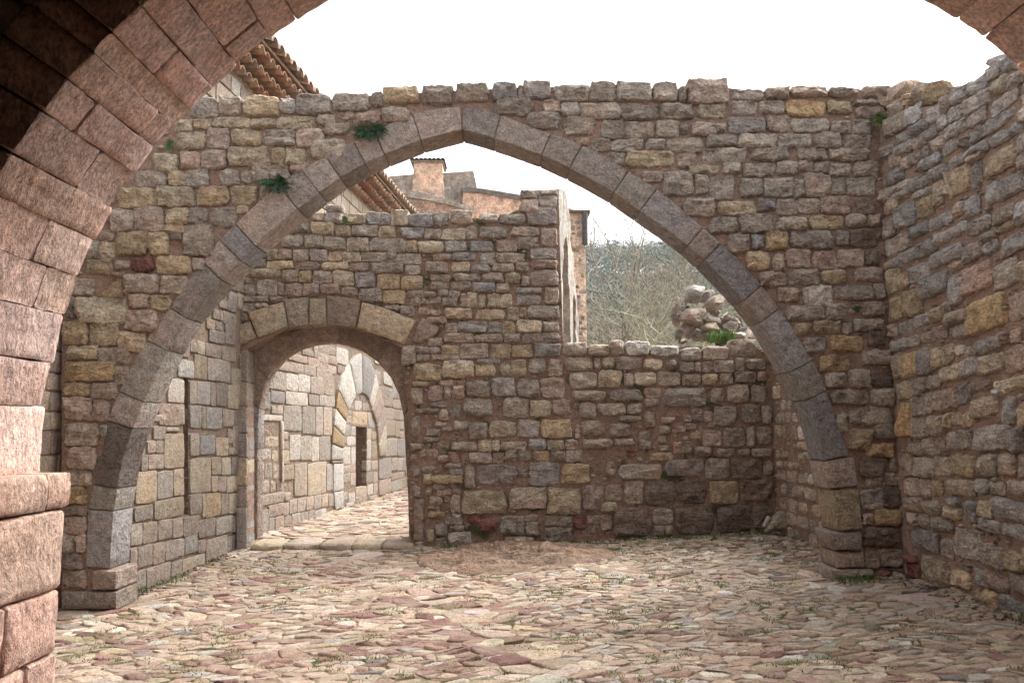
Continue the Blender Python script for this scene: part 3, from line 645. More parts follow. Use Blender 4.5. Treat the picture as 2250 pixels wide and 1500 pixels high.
R3 = '''g 550 660 170 90;g 420 525 215 90;b 260 400 245 90;k 1290 1370 180 110;k 1380 1470 160 120;b 1025 1275 250 120;W 850 940 290 70;g 950 1020 310 70
y 280 375 440 230;O 370 510 430 220;p 500 640 400 240;y 645 740 370 190;y 742 835 330 170;y 720 910 510 130;b 915 1080 450 170;y 1095 1310 420 170;k 1330 1530 380 240;y 310 460 670 150;g 465 585 630 140;g 595 715 590 110
b 890 990 710 200;k 975 1200 635 80;Y 1230 1550 610 120;W 1240 1300 690 50;g 525 635 795 190;g 445 525 830 160;k 640 875 760 180;O 330 450 950 310;g 1015 1245 830 180;b 1300 1425 860 250;o 1455 1600 900 220;o 770 810 960 130;o 925 1015 950 130;k 830 910 940 110
g 460 590 1030 180;g 595 755 1005 180;g 785 1010 1140 170;b 1050 1370 1120 230;b 1385 1490 1140 230;g 420 550 1220 110;g 550 720 1200 150;k 730 780 1200 100;g 475 655 1400 170;g 665 820 1390 170;o 840 1045 1380 200;g 1060 1250 1380 190;g 1270 1430 1370 190;g 1450 1600 1390 210;k 370 465 1370 230'''
R4 = '''k 340 445 260 140;k 460 545 275 140;o 555 640 270 110;g 690 920 265 120;b 930 1015 255 110;g 1030 1165 270 90;g 1190 1400 270 120;k 350 480 405 95;g 495 615 430 100;b 710 790 380 60;y 665 795 475 100;b 845 920 460 170;y 940 1045 440 130;b 1065 1380 450 160
k 350 445 525 100;g 460 520 545 90;g 545 735 570 90;b 955 1140 580 90;b 1150 1400 640 110;p 380 620 700 160;g 640 735 770 140;g 755 945 730 250;g 960 1160 830 180;o 1170 1300 870 160;k 1310 1450 860 160
r 345 430 860 50;r 370 460 955 110;y 475 660 960 230;y 735 865 1020 130;b 920 985 1000 120;k 990 1185 1040 140;g 1210 1400 1070 150;k 680 705 1010 100;y 690 865 1155 90;k 940 970 1140 110;o 985 1110 1190 130;b 1130 1400 1270 150;k 1420 1560 400 200;g 1420 1560 640 200;g 1450 1600 1120 200'''
kw = dict(irr=.09, mul=1.10, depth=.14, rc=.012, seg=.05, rough=.024, jit=.009, tilt=.09, grow=2.4, ulo=.0)
for d_, oy_, s_ in ((R1, 100, 4.2857), (R2, 400, 4.2857), (R3, 700, 4.2857), (R4, 1000, 3.75)): sloped(rw, d_, 1900, oy_, s_, slR, **kw)
# further part of the wall towards the viewer, out of the picture: regular coursing
v = .25
u0 = FR.px(2262, 900)[0]
while v < 4.45:
    h = R.uniform(.12, .2); u = u0 + R.uniform(0, .1)
    while u < 3.6:
        l = R.uniform(.16, .4)
        if not rw.hit((u, u + l, v, v + h), .01): rw.add(quad(u + .01, u + l - .012, v + .012, v + h - .012), R.choice('ggbbkyg'), prot=.03, depth=.12, rc=.03, seg=.12, rough=.014, prio=-5)
        u += l
    v += h
right_wall = empty('rubble_side_wall', (3.9, 5.8, .2), 'grey rubble wall running towards the viewer along the right edge, with broken top', 'stone wall')
top = [(2300, 140), (2245, 165), (2195, 160), (2165, 195), (2130, 215), (2090, 228), (2050, 240), (2010, 245), (1960, 235)]
topuv = [FR.px(q[0], q[1] - 8) for q in top]; tu = topuv[0][0]
body(FR, [(-.35, -.15), (3.7, -.15), (3.7, 4.3), (tu + .02, topuv[0][1])] + topuv[1:] + [(-.35, 4.5)], thick=.5, front=-.013, amp=.010, parent=right_wall, c=(.33, .24, .195, 1))
RWP = [FR.px(*q) for q in [(1945, 240)] + top[::-1] + [(2290, 1400), (2000, 1260)]]
chips(rw, -.2, 2.2, .2, 4.5, 2600, codes='kgkg', mask=lambda u, v: inpoly((u, v), RWP), parent=right_wall)
rw.build(right_wall, M_RUB, limit=297)
# big loose coping rocks on the corner
def rock(px, py, w_, h, code, F, off=0.0, name='rock', parent=None, sub=3, sq=.8, mat=None, mul=1.0, d=None, seed=None):
    u, v = F.px(px, py, off); sc_ = (F.m(0, 0, off) - CAM).length
    c = F.m(u, v, off); s_ = (c - CAM).length / FPX
    a, b = w_ * s_ / 2, h * s_ / 2; dd = d if d else (a + b) / 2
    return boulder(c, (a, dd, b), F, code, name, parent, sub, mat, mul)
import bmesh
GFF = Frame((0, 0, 0), (1, 0, 0))
def boulder(c, rad3, F, code, name='rock', parent=None, sub=3, mat=None, mul=1.0, bag=None, rough=.22):
    bm = bmesh.new(); bmesh.ops.create_icosphere(bm, subdivisions=sub, radius=1)
    sd_ = Vector((R.uniform(0, 90), R.uniform(0, 90), 0))
    cuts = [(Vector((R.gauss(0, 1), R.gauss(0, 1), R.gauss(0, 1))).normalized(), R.uniform(.42, .8)) for _ in range(13)]
    vs = []
    for q in bm.verts:
        p = q.co.copy()
        for n_, dd in cuts:
            k = p.dot(n_) - dd
            if k > 0: p -= n_ * k * .97
        p *= 1 + noise.noise(p * 1.8 + sd_) * rough + noise.noise(p * 5 + sd_) * rough * .3
        vs.append(c + F.U * p.x * rad3[0] + F.N * p.y * rad3[1] + F.V * p.z * rad3[2])
    fs = [tuple(q.index for q in f_.verts) for f_ in bm.faces]; bm.free()
    if F.U.cross(F.N).dot(F.V) < 0: fs = [f_[::-1] for f_ in fs]
    if bag is not None: bag.add(vs, fs, col(code, mul)); return None
    return mk(name, vs, fs, mat or M_RUB, parent, col=col(code, mul), sharp=35)
for px, py, w_, h, c in ((1985, 195, 75, 50, 'k'), (2030, 203, 66, 46, 'g'), (2072, 204, 92, 52, 'o'), (2115, 212, 60, 40, 'g'), (2010, 225, 40, 40, 'o'), (1958, 225, 34, 40, 'k'), (2150, 190, 40, 30, 'b'), (2205, 140, 40, 40, 'b')):
    rock(px, py, w_, h, c, FR, -.12, 'coping_rock', right_wall, d=.2, sub=2)

FS = Frame((3.33, 10.2, 0), (.05, -1, 0))
sw = Wall(FS); v = .25
while v < 2.85:
    h = R.uniform(.10, .19); u = R.uniform(.0, .1)
    while u < 2.28:
        l = min(R.uniform(.12, .36), 2.33 - u)
        if R.random() < .8: sw.add(quad(u + .012, u + l - .015, v + .014, v + h - .014, .1), R.choice('gkyWkgk'), prot=R.uniform(.005, .03), depth=.1, rc=.04, seg=.1, rough=.016, mul=1.1)
        u += l
    v += h
side_wall = empty('court_side_wall', (3.6, 9, .25), 'low worn rubble wall with thick pink mortar behind the right springing of the arch', 'stone wall')
body(FS, [(-.3, -.1), (2.33, -.1), (2.33, 3.1), (2.0, 3.0), (1.2, 2.8), (.4, 2.75), (-.3, 2.7)], thick=.5, parent=side_wall, amp=.02)
chips(sw, 0, 2.25, .3, 2.8, 700, parent=side_wall, mask=lambda u, v: True)
sw.build(side_wall, M_RUB)

# ================================================================== LEFT CHURCH WALL (ashlar)
FL = Frame((-3.72, 7.9, 0), (.0995, .99504, 0))
lw = Wall(FL)
VPx, VPy = 1297.0, 940.0
def slL(x, y): return (VPy - y) / (VPx - x)
LA = '''p 1100 1195 60 100;p 1085 1195 160 130;k 1000 1083 140 90;g 930 1000 250 110;k 1003 1038 270 110;g 1040 1185 300 140;y 860 955 360 110;g 960 1030 380 100;p 1062 1172 470 220;p 890 1060 500 140
k 680 758 600 140;y 760 842 620 150;k 845 1022 650 150;g 1027 1182 690 160;W 545 718 850 190;o 722 860 830 260;p 865 1120 865 250;y 1130 1310 955 210;W 430 613 1090 270;g 672 750 1110 260;b 752 900 1115 250;k 903 958 1130 260;p 960 1088 1130 260;y 1092 1250 1160 260;b 1255 1330 1140 100;y 1260 1330 1265 100
k 330 560 1350 240;g 562 613 1350 230;p 672 800 1370 250;o 805 848 1390 240;b 850 1030 1390 240;g 1035 1160 1390 190;g 1163 1280 1390 170'''
LB = '''k 215 320 120 115;k 322 440 92 40;k 165 235 240 105;g 238 302 240 115;k 110 170 380 140;k 174 303 370 130;y 306 484 275 300;k 212 320 -10 60
o 60 245 590 280;g 249 385 570 240;y 389 482 550 230;g 535 615 225 195;B 620 752 225 165;y 757 866 240 160;g 870 998 275 65;p 905 1042 150 185;k 862 903 150 120
y 535 715 490 300;y 720 803 405 155;y 807 888 410 150;p 893 1042 400 160;k 720 780 560 135;P 782 850 565 130;y 853 1000 560 135;g 1003 1042 560 130
g 50 213 815 125;o 217 484 775 165;g 535 637 735 180;g 642 668 750 200;O 670 800 745 200;k 803 868 735 175;y 871 940 735 175;p 944 1045 720 170
g 20 120 1000 180;g 123 250 985 180;k 254 380 955 170;k 384 473 940 165;k 477 606 925 165;k 610 752 945 155;b 757 906 920 145;g 910 1000 905 145
k 15 75 1190 150;k 79 208 1185 180;k 211 314 1165 180;p 317 435 1135 165;k 420 482 1115 150;b 488 600 1085 155;p 603 668 1105 105;g 672 855 1150 240;g 858 1010 1095 190;b 1005 1215 950 280
g 70 150 1390 160;k 155 365 1355 170;g 370 465 1310 155;y 470 665 1265 145'''
kw = dict(irr=.035, tint='ash', mul=.74, grow=.45, depth=.1, rc=.012, seg=.2, rough=.006, jit=.004, bev=.005, flat=.8, tilt=.01, prot=.02)
sloped(lw, LA, 280, 640, 5, slL, **kw); sloped(lw, LB, 280, 920, 3.947, slL, **kw)
LC = '''k 480 550 80 50;k 553 620 92 50;g 400 480 112 44;k 485 590 135 60;k 300 437 152 54;k 440 528 182 62;k 531 585 198 54;k 210 308 205 66;k 311 408 222 72;k 411 498 240 74;k 501 620 262 74
g 125 186 325 84;g 190 282 315 130;W 285 367 325 120;W 369 458 332 125;k 461 553 347 125;k 556 625 358 115;b 105 170 450 125;B 174 275 430 85;W 279 440 440 94;k 444 520 452 76;b 523 630 457 76
g 265 395 582 180;g 399 491 597 200;k 495 549 602 205;k 552 612 602 205;g 180 215 520 60;g 218 260 520 64;W 120 255 580 42;k 90 117 572 44
k 240 295 705 55;k 264 300 775 55;o 265 305 860 95;W 308 385 790 180;g 388 465 797 174;W 468 520 802 174;g 523 600 797 170;o 265 340 970 105;g 345 433 1020 235;y 437 570 1012 230;b 574 610 1002 190;W 614 650 1000 190
g 85 270 1160 72;k 275 312 1142 56;k 155 260 1240 85;k 262 305 1232 85;g 309 360 1212 95;k 364 424 1200 95;k 428 480 1187 95;g 483 537 1180 95;k 541 585 1170 86;g 589 650 1162 86
g 160 200 1345 105;g 205 270 1337 105;g 273 320 1330 95;g 324 385 1312 95;k 388 440 1292 74;k 443 485 1277 74;b 488 534 1267 54;W 537 570 1252 44'''
sloped(lw, LC, 540, 740, 3.26, slL, **kw)
LD = '''b 420 472 290 100;W 495 555 300 86;W 558 610 340 90;g 455 525 400 86;b 528 588 405 64;k 591 628 420 56;k 490 558 460 74;k 561 635 480 64;k 495 567 550 84;g 570 608 555 74;g 611 638 560 74;g 505 575 650 114;o 578 609 660 114;g 612 640 632 56;k 612 640 700 46;g 512 590 790 124;b 593 648 790 124;b 464 550 940 144;k 553 590 912 86;W 592 632 912 86;b 635 650 912 86;k 464 545 1070 104;k 548 640 995 44;W 548 630 1060 74;g 632 650 1042 64
W 155 240 140 114;k 20 150 90 60;k 20 95 150 60;k 98 160 165 60;k 20 92 215 60;k 95 150 235 60;k 65 140 330 110;W 20 62 330 115;k 165 215 235 60'''
sloped(lw, LD, 690, 740, 3.26, slL, **kw)
# infill of the blocked window
LI_ = 'k 103 130 740 76;y 134 235 750 80;b 105 180 840 76;o 184 228 850 86;k 105 132 960 116;g 135 190 955 116;g 194 238 960 116;g 105 170 1070 90;k 174 215 1070 86;r 219 243 1072 76;k 247 290 1077 66'
sloped(lw, LI_, 540, 740, 3.26, slL, irr=.12, tint='ash', mul=.8, depth=.1, rc=.03, seg=.1, rough=.01, prot=.006)
# window frame of thin slabs
def pl(wall, pts, ox, oy, s, code, **k):
    kk = dict(rc=.008, seg=.25, jit=.002, rough=.003, bev=.008, flat=.9, depth=.15, prot=.045); kk.update(k)
    wall.add([wall.F.px(ox + x / s, oy + y / s) for x, y in pts], code, **kk)
pl(lw, ((240, 600), (258, 600), (262, 1035), (245, 1040)), 540, 740, 3.26, 'k', prot=.035, mul=.85)
pl(lw, ((80, 600), (102, 600), (104, 1125), (82, 1130)), 540, 740, 3.26, 'k', prot=.035, mul=.85)
# parti-coloured pointed doorway
X4 = (690, 740, 3.26)
for c, q in (('W', ((113, 765), (198, 800), (198, 880), (112, 882))), ('O', ((125, 634), (200, 712), (198, 796), (114, 760))), ('W', ((140, 512), (215, 610), (201, 708), (126, 630))), ('O', ((158, 380), (231, 530), (216, 606), (141, 506))),
             ('W', ((240, 190), (286, 420), (258, 470), (233, 528), (160, 378), (190, 270))), ('W', ((242, 188), (280, 140), (326, 120), (331, 400), (308, 408), (288, 420))), ('b', ((329, 120), (375, 150), (402, 200), (425, 260), (384, 450), (362, 415), (334, 402))),
             ('W', ((427, 262), (450, 345), (404, 520), (386, 455))), ('k', ((452, 347), (488, 480), (440, 632), (406, 525))), ('k', ((489, 484), (502, 600), (450, 765), (441, 636))), ('y', ((503, 604), (508, 850), (462, 855), (452, 770)))):
    pl(lw, q, *X4, c, mul=.68, prot=.055)
for c, q in (('W', ((128, 905), (198, 905), (198, 1095), (128, 1110))), ('W', ((128, 1113), (198, 1098), (198, 1215), (140, 1240))), ('k', ((112, 885), (198, 884), (198, 902), (113, 902)))): pl(lw, q, *X4, c, mul=.68)
LE_ = '''k 285 325 435 50;g 330 370 440 45;k 245 285 490 55;W 288 342 490 70;k 345 410 500 60;O 272 385 585 100;g 235 270 545 40;g 235 270 590 60;b 218 262 665 80;W 265 298 672 64;g 205 230 740 60;W 233 298 745 66;W 205 262 850 126;W 265 298 850 126;k 205 298 945 56;g 205 262 1010 66;k 262 298 1020 96;b 388 440 620 60;g 385 415 570 60;y 380 412 695 80;o 414 447 705 60;W 378 410 805 140;o 413 452 810 130;W 375 405 920 80;k 410 455 920 70;g 375 420 1005 78;k 423 455 1005 78;W 382 425 1090 76;k 428 455 1085 80;k 205 240 1140 60;b 243 295 1150 76;g 298 378 1105 60;k 300 378 1155 50'''
sloped(lw, LE_, *X4, slL, irr=.06, tint='ash', mul=.82, depth=.1, rc=.02, seg=.2, rough=.006, prot=.006)
# upper courses, and any gap of the traced part, in regular ashlar
SLOT = [FL.px(*q) for q in ((403, 1130), (415, 1130), (414, 830), (403, 830))]
DOOR = [FL.px(690 + x / 3.26, 740 + y / 3.26) for x, y in ((300, 1085), (378, 1070), (378, 645), (302, 640))]
v = .0; row = 0
GAPS = SLOT + DOOR
while v < 6.35:
    h = R.uniform(.20, .29) if v > 3 else R.uniform(.16, .24); u = -.3 + R.uniform(0, .2)
    while u < 17:
        l = R.uniform(.25, .6) if u < 9 else R.uniform(.4, .8)
        P = (u, u + l, v, v + h)
        cx, cy = u + l / 2, v + h / 2
        bad = lw.hit((P[0] + .03, P[1] - .03, P[2] + .03, P[3] - .03))
        for pol in (SLOT, DOOR):
            us = [q[0] for q in pol]; vs = [q[1] for q in pol]
            if P[0] < max(us) and P[1] > min(us) and P[2] < max(vs) and P[3] > min(vs): bad = True
        if not bad:
            lw.add(quad(u + .006, u + l - .008, v + .006, v + h - .008, .02), R.choice('kkyyWgkyWo' if v > 3 else 'gkyWkpg'), tint='ash', mul=.80, prot=.02, depth=.1, rc=.012, seg=.4, rough=.004, jit=.003, bev=.008, flat=.9, prio=-.001)
        u += l
    v += h
church = empty('church_building', (-3.9, 12, .1), 'tall flank of pale dressed stones with clay tile eave and a blocked pointed doorway', 'building')
body(FL, [(-.3, -.3), (17.2, -.3), (17.2, 6.4), (-.3, 6.4)], holes=[SLOT, DOOR], thick=.32, grid=.3, parent=church, name='wall_core', amp=.004, front=-.004, c=(.24, .18, .14, 1))
body(Frame(FL.P - FL.N * .325, FL.U), [(-.3, -.3), (17.2, -.3), (17.2, 6.4), (-.3, 6.4)], thick=.3, grid=1.0, parent=church, name='wall_backing', amp=0, c=(.20, .13, .10, 1))
# near strip of the flank, seen between the vault pier and the arch wall
FN = Frame((-4.32, 3.3, 0), (0, 1, 0)); nw = Wall(FN); v = .0
while v < 4.6:
    h = R.uniform(.15, .26); u = .1
    while u < 4.75:
        l = R.uniform(.16, .4); l = min(l, 4.79 - u)
        nw.add(quad(u + .006, u + l - .008, v + .006, v + h - .008, .02), R.choice('gkyWkpg'), mul=1.0, prot=.02, depth=.1, rc=.015, seg=.3, rough=.005, bev=.008, flat=.9)
        u += l + .001
    v += h
flank = empty('dressed_flank_wall', (-4.4, 5.3, 0), 'narrow strip of squared grey stone wall between the pink pier and rubble arch wall', 'stone wall')
body(FN, [(0, -.3), (4.8, -.3), (4.8, 4.7), (0, 4.7)], thick=.4, grid=.4, parent=flank, amp=.004)
nw.build(flank, M_ASH, limit=200)
lw.build(church, M_ASH, limit=297, small='distant_ashlar')
# tile eave
FE = Frame(FL.P + FL.N * .5, FL.U)
e0 = FE.px(612, 92); e1 = FE.px(916, 467)
ZE = (e0[1] + e1[1]) / 2
def halfpipe(F, u, v, h0, h1, r, th_=.016, up=True, slope=0.0, n=7, flare=0.0):
    V = []; Fc = []
    for k, hh in enumerate((h0, h1)):
        rr = r * (1 + flare * k)
        for rad_ in (rr, rr - th_):
            for i in range(n + 1):
                a = math.pi * i / n; s_ = 1 if up else -1
                V.append(F.m(u + rad_ * math.cos(a) * s_, v + rad_ * math.sin(a) * s_ + slope * (hh - h1), hh))
    m_ = n + 1
    for i in range(n):
        Fc += [(i, i + 1, 2 * m_ + i + 1, 2 * m_ + i), (m_ + i + 1, m_ + i, 3 * m_ + i, 3 * m_ + i + 1), (i + 1, i, m_ + i, m_ + i + 1), (2 * m_ + i, 2 * m_ + i + 1, 3 * m_ + i + 1, 3 * m_ + i)]
    return V, Fc
TC = [(.44, .25, .18, 1), (.48, .30, .22, 1), (.40, .22, .16, 1), (.50, .36, .26, 1), (.40, .29, .24, 1)]
def tile_row(step, u_a, u_b, v, h0, h1, r, slope=0, name='eave_tile', up=True, th_=.016, cs=TC, flare=0):
    u = u_a
    while u < u_b:
        c_ = R.choice(cs); V, Fc = halfpipe(FL, u, v + R.uniform(-.008, .008), h0, h1 + R.uniform(-.012, .012), r, th_, up, slope, flare=flare)
        mk(name, V, Fc, M_TIL, church, col=c_, sharp=40); u += step
UA, UB = 1.0, 12.0
tile_row(.19, UA, UB, ZE - .50, -.05, .15, .084)
tile_row(.19, UA + .095, UB, ZE - .37, -.05, .27, .084)
tile_row(.19, UA, UB, ZE - .24, -.05, .39, .084)
tile_row(.22, UA, UB, ZE - .09, -.9, .52, .10, slope=-.32, name='roof_tile', cs=[(.44, .33, .26, 1), (.38, .31, .26, 1), (.48, .36, .28, 1)], flare=.04)
def slab(F, u0, u1, v0, v1, h0, h1, c, name, parent, mat=None, dv=0):
    V = [F.m(u, v + (dv if h == h0 else 0), h) for h in (h0, h1) for v in (v0, v1) for u in (u0, u1)]
    Fc = [(0, 2, 3, 1), (4, 5, 7, 6), (0, 1, 5, 4), (2, 6, 7, 3), (0, 4, 6, 2), (1, 3, 7, 5)]
    return mk(name, V, Fc, mat or M_MOR, parent, col=c, smooth=False)
for v_, h_ in ((ZE - .42, .06), (ZE - .29, .18), (ZE - .16, .30)): slab(FL, -.3, 17.2, v_ - .01, v_ + .035, -.1, h_, (.40, .24, .16, 1), 'cornice_band', church)
slab(FL, -.3, 17.2, ZE - .125, ZE - .085, -4.0, .40, (.38, .25, .18, 1), 'roof', church, dv=1.4)
slab(FL, -.3, 17.2, min(6.3, ZE - .6), ZE - .17, -.6, .012, (.36, .25, .18, 1), 'wall_head', church, mat=M_PLA)

# ================================================================== ARCADE WALL (seen at a grazing angle)
FC = Frame((.63, 10.3, 0), (.158, .9874, 0))
def parch(u0, u1, vb, vs, va, n=7):
    um = (u0 + u1) / 2; L = []
    for i in range(n + 1):
        t = i / n; L.append((u1 - (u1 - um) * (1 - math.cos(t * math.pi / 2)), vs + (va - vs) * math.sin(t * math.pi / 2)))
    Lr = [(2 * um - q[0], q[1]) for q in L[::-1]][1:]
    return [(u0, vb), (u1, vb)] + L + Lr
arc = empty('ruined_arcade_wall', (.9, 12, .2), 'roofless pale stone wall with two tall pointed openings seen edge-on behind the gate wall', 'stone wall')
H1 = parch(.40, 1.55, .9, 3.3, 4.35); H2 = parch(1.95, 2.75, .9, 2.9, 3.75)
body(FC, [(-.04, -.1), (3.3, -.1), (3.25, 2.0), (3.0, 3.4), (2.3, 4.3), (1.7, 4.5), (1.45, 5.0), (.8, 4.95), (.35, 4.86), (-.04, 4.74)], holes=[H1, H2], thick=.42, grid=.09, amp=.022, parent=arc, name='wall_core', mat=M_PLA, c=(.40, .365, .33, 1))
# pink rubble pier at its end, with eave edge and metal flue
FP = Frame((0, 18.2, 0), (1, 0, 0)); pp = Wall(FP)
x0, z0 = FP.px(1238, 745); x1, z1 = FP.px(1290, 745); xt0, zt0 = FP.px(1240, 452); xt1, zt1 = FP.px(1285, 470)
pier = empty('pink_rubble_pier', ((x0 + x1) / 2, 18.4, .2), 'tall narrow end of a building in rubble and salmon plaster, beyond the ruined gate wall', 'building')
body(FP, [(x0, .1), (x1 + .02, .1), (xt1, zt1), (xt0, zt0)], thick=2.5, grid=.3, amp=.02, parent=pier, name='plaster', mat=M_PLA, c=(.76, .57, .46, 1))
v = 2.8
while v < zt1 - .15:
    u = x0 + .03
    while u < x1 - .12:
        l = R.uniform(.08, .22); h = R.uniform(.06, .12)
        up_ = (v - 2.8) / 3.5
        if R.random() < (.8 if up_ < .6 else .45): pp.add(quad(u, u + l, v, v + h, .15), R.choice('gpkbrd' if up_ < .6 else 'gkpo'), prot=.02, depth=.06, rc=.02, seg=.2, rough=.01)
        u += l + R.uniform(.01, .05)
    v += R.uniform(.1, .15)
pp.build(pier, M_RUB)
slab(FP, xt0 - .05, xt1 + .12, zt1 + .02, zt1 + .07, -2.5, .1, (.2, .15, .12, 1), 'roof_edge', pier, dv=0)
fu, fv = FP.px(1285.5, 502, .1); a_ = []
V = []; Fc = []; n = 14
for z_ in (fv - .38, fv + .38):
    for rr in (.065, .052):
        for i in range(n): V.append(FP.m(fu + rr * math.cos(i * math.tau / n), z_, .1 + rr * math.sin(i * math.tau / n)))
for i in range(n):
    j = (i + 1) % n
    Fc += [(i, 2 * n + i, 2 * n + j, j), (n + i, n + j, 3 * n + j, 3 * n + i), (i, j, n + j, n + i), (2 * n + i, 3 * n + i, 3 * n + j, 2 * n + j)]
mk('metal_pipe', V, Fc, M_MET, pier, smooth=True)

# ================================================================== FAR BUILDING with chimney
FF = Frame((0, 27, 0), (1, 0, 0))
far = empty('chimney_building', (-1.6, 28, .2), 'stained plaster building with a salmon chimney and stepped grey gables behind the court', 'building')
def fpoly(pts, c, name, thick, off=0.0, parent=far, mat=M_PLA, F=FF, grid=.4, amp=.02):
    G = Frame(F.P + F.N * off, F.U)
    return body(G, [G.px(*q) for q in pts], thick=thick, grid=grid, amp=amp, parent=parent, name=name, mat=mat, c=c)
GY = (.36, .325, .30, 1); SA = (.74, .55, .45, 1)
fpoly([(850, 560), (850, 388), (908, 383), (908, 560)], GY, 'gable_wall', .7)
fpoly([(900, 560), (907, 400), (910, 352), (971, 352), (974, 400), (985, 560)], SA, 'chimney', .9, off=.18)
fpoly([(966, 560), (966, 381), (1040, 375), (1048, 412), (1052, 560)], GY, 'gable_wall', .7, off=.02)
fpoly([(1017, 560), (1017, 413), (1150, 432), (1150, 560)], (.76, .52, .41, 1), 'orange_wall', .6, off=.3)
fpoly([(1012, 421), (1012, 411), (1060, 414), (1155, 430), (1155, 441), (1060, 424)], (.2, .18, .17, 1), 'wall_coping', .7, off=.36, grid=.15)
fpoly([(880, 560), (880, 418), (930, 430), (980, 443), (1030, 458), (1036, 560)], (.42, .31, .25, 1), 'lower_wall', .5, off=.7)
fpoly([(880, 430), (878, 414), (930, 424), (985, 438), (1036, 456), (1036, 466), (985, 449), (930, 438)], (.36, .33, .30, 1), 'wall_coping', .8, off=.76, grid=.15)
c0 = FF.px(908, 356); c1 = FF.px(973, 356); k = 0; u = c0[0]
while u < c1[0] + .05:
    V, Fc = halfpipe(FF, u, c0[1] - .02, -.9, .26, .085, .018, True, 0); mk('cap_tile', V, Fc, M_TIL, far, col=(.14, .13, .12, 1)); u += .15
slab(FF, c0[0] - .05, c1[0] + .05, c0[1] - .08, c0[1] - .03, -.85, .24, (.3, .24, .2, 1), 'cap_slab', far)

# ================================================================== NEAR VAULT (the photographer stands under it)
VC = (.483, 1.42); VY = 3.2
SIL = [(93, 895), (116, 798), (137, 692), (205, 525), (245, 457), (340, 325), (385, 277), (467, 192), (592, 82), (650, 42), (720, 0)]
FV_ = Frame((0, VY, 0), (1, 0, 0)); PR = [(0.0, VC[0] + 1.885)]
for q in SIL:
    x, z = FV_.px(*q); PR.append((math.atan2(z - VC[1], VC[0] - x), math.hypot(z - VC[1], VC[0] - x)))
PR.append((math.pi / 2, 2.33))
def RV(a):
    a = abs(a)
    if a > math.pi / 2: a = math.pi - a
    a = max(a, 0)
    for p, q in zip(PR, PR[1:]):
        if a <= q[0]: return p[1] + (q[1] - p[1]) * (a - p[0]) / (q[0] - p[0])
    return PR[-1][1]
class VaultF:
    def __init__(s, dr): s.dr = dr
    def m(s, u, v, h):
        a = v / 2.36; r = RV(a) + s.dr - h
        return Vector((VC[0] - r * math.cos(a), u, VC[1] + r * math.sin(a)))
VF = VaultF(0); VF2 = VaultF(.26)
vault = empty('entrance_vault', (.48, 0, -.1), 'pink pitted stone barrel vault overhead with its dressed end arch and pier framing the view', 'vault')
beds = [0.0]
for q in ((93, 893), (116, 798), (137, 692), (167, 607), (205, 525), (245, 457), (295, 380), (340, 325), (385, 277), (417, 242), (467, 192), (512, 135), (592, 82), (650, 42)):
    x, z = FV_.px(*q); beds.append(math.atan2(z - VC[1], VC[0] - x))
a = beds[-1]
while a < math.pi / 2 - .12: a += .105; beds.append(a)
beds.append(math.pi / 2 + .05)
rb = [math.pi - b for b in beds[:-1]][::-1]
allb = beds[:-1] + [b for b in rb if b > beds[-2] + .05]
mids = {3: 3.0, 4: 2.89, 6: 2.93, 7: 2.73, 8: 3.05, 10: 2.86, 11: 3.0, 12: 3.05}
va = Wall(VF)
for i in range(len(allb) - 1):
    a0, a1 = allb[i] * 2.36, allb[i + 1] * 2.36; yf = VY + R.uniform(-.02, .022)
    cuts = [2.54, yf] if (i not in mids and i < 14) else [2.54, mids.get(i, R.uniform(2.75, 3.0)), yf]
    for y0, y1 in zip(cuts, cuts[1:]):
        e_ = R.uniform(.84, 1.1); c = (.70 * e_, .515 * e_ * R.uniform(.98, 1.02), .455 * e_ * R.uniform(.97, 1.03), 1)
        P = [(y0 + .002, a0 + .0015), (y1 - .002 * (y1 != yf), a0 + .0015 + R.uniform(-.002, .003)), (y1 - .002 * (y1 != yf) + R.uniform(-.005, .005), a1 - .0015), (y0 + .002, a1 - .0015)]
        va.add(P, 'k', color=c, prot=R.uniform(-.003, .010), depth=.34, rc=.010, seg=.05, jit=.003, rough=.004, bev=.004, back=True, flat=.9, name='vault_arch_stone', freq=16)
va.build(vault, M_TUF)
def shell(F, u0, u1, a0, a1, off, name, c, nu=8, na=48, thick=.25):
    V = []; Fc = []
    for k in (0, 1):
        for i in range(nu + 1):
            for j in range(na + 1): V.append(F.m(u0 + (u1 - u0) * i / nu, (a0 + (a1 - a0) * j / na) * 2.36, -off - k * thick))
    M = (nu + 1) * (na + 1)
    for i in range(nu):
        for j in range(na):
            a_ = i * (na + 1) + j; Fc.append((a_, a_ + na + 1, a_ + na + 2, a_ + 1)); Fc.append((M + a_ + 1, M + a_ + na + 2, M + a_ + na + 1, M + a_))
    for i in range(nu):
        for j in (0, na):
            a_ = i * (na + 1) + j; Fc.append((a_, a_ + na + 1, M + a_ + na + 1, M + a_))
    for j in range(na):
        for i in (0, nu):
            a_ = i * (na + 1) + j; Fc.append((a_, a_ + 1, M + a_ + 1, M + a_))
    return mk(name, V, Fc, M_MOR, vault, col=c, sharp=40)
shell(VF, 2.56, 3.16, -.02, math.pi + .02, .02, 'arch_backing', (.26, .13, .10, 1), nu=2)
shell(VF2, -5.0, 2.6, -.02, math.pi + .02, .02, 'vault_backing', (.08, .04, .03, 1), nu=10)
vb = Wall(VF2); a = 0
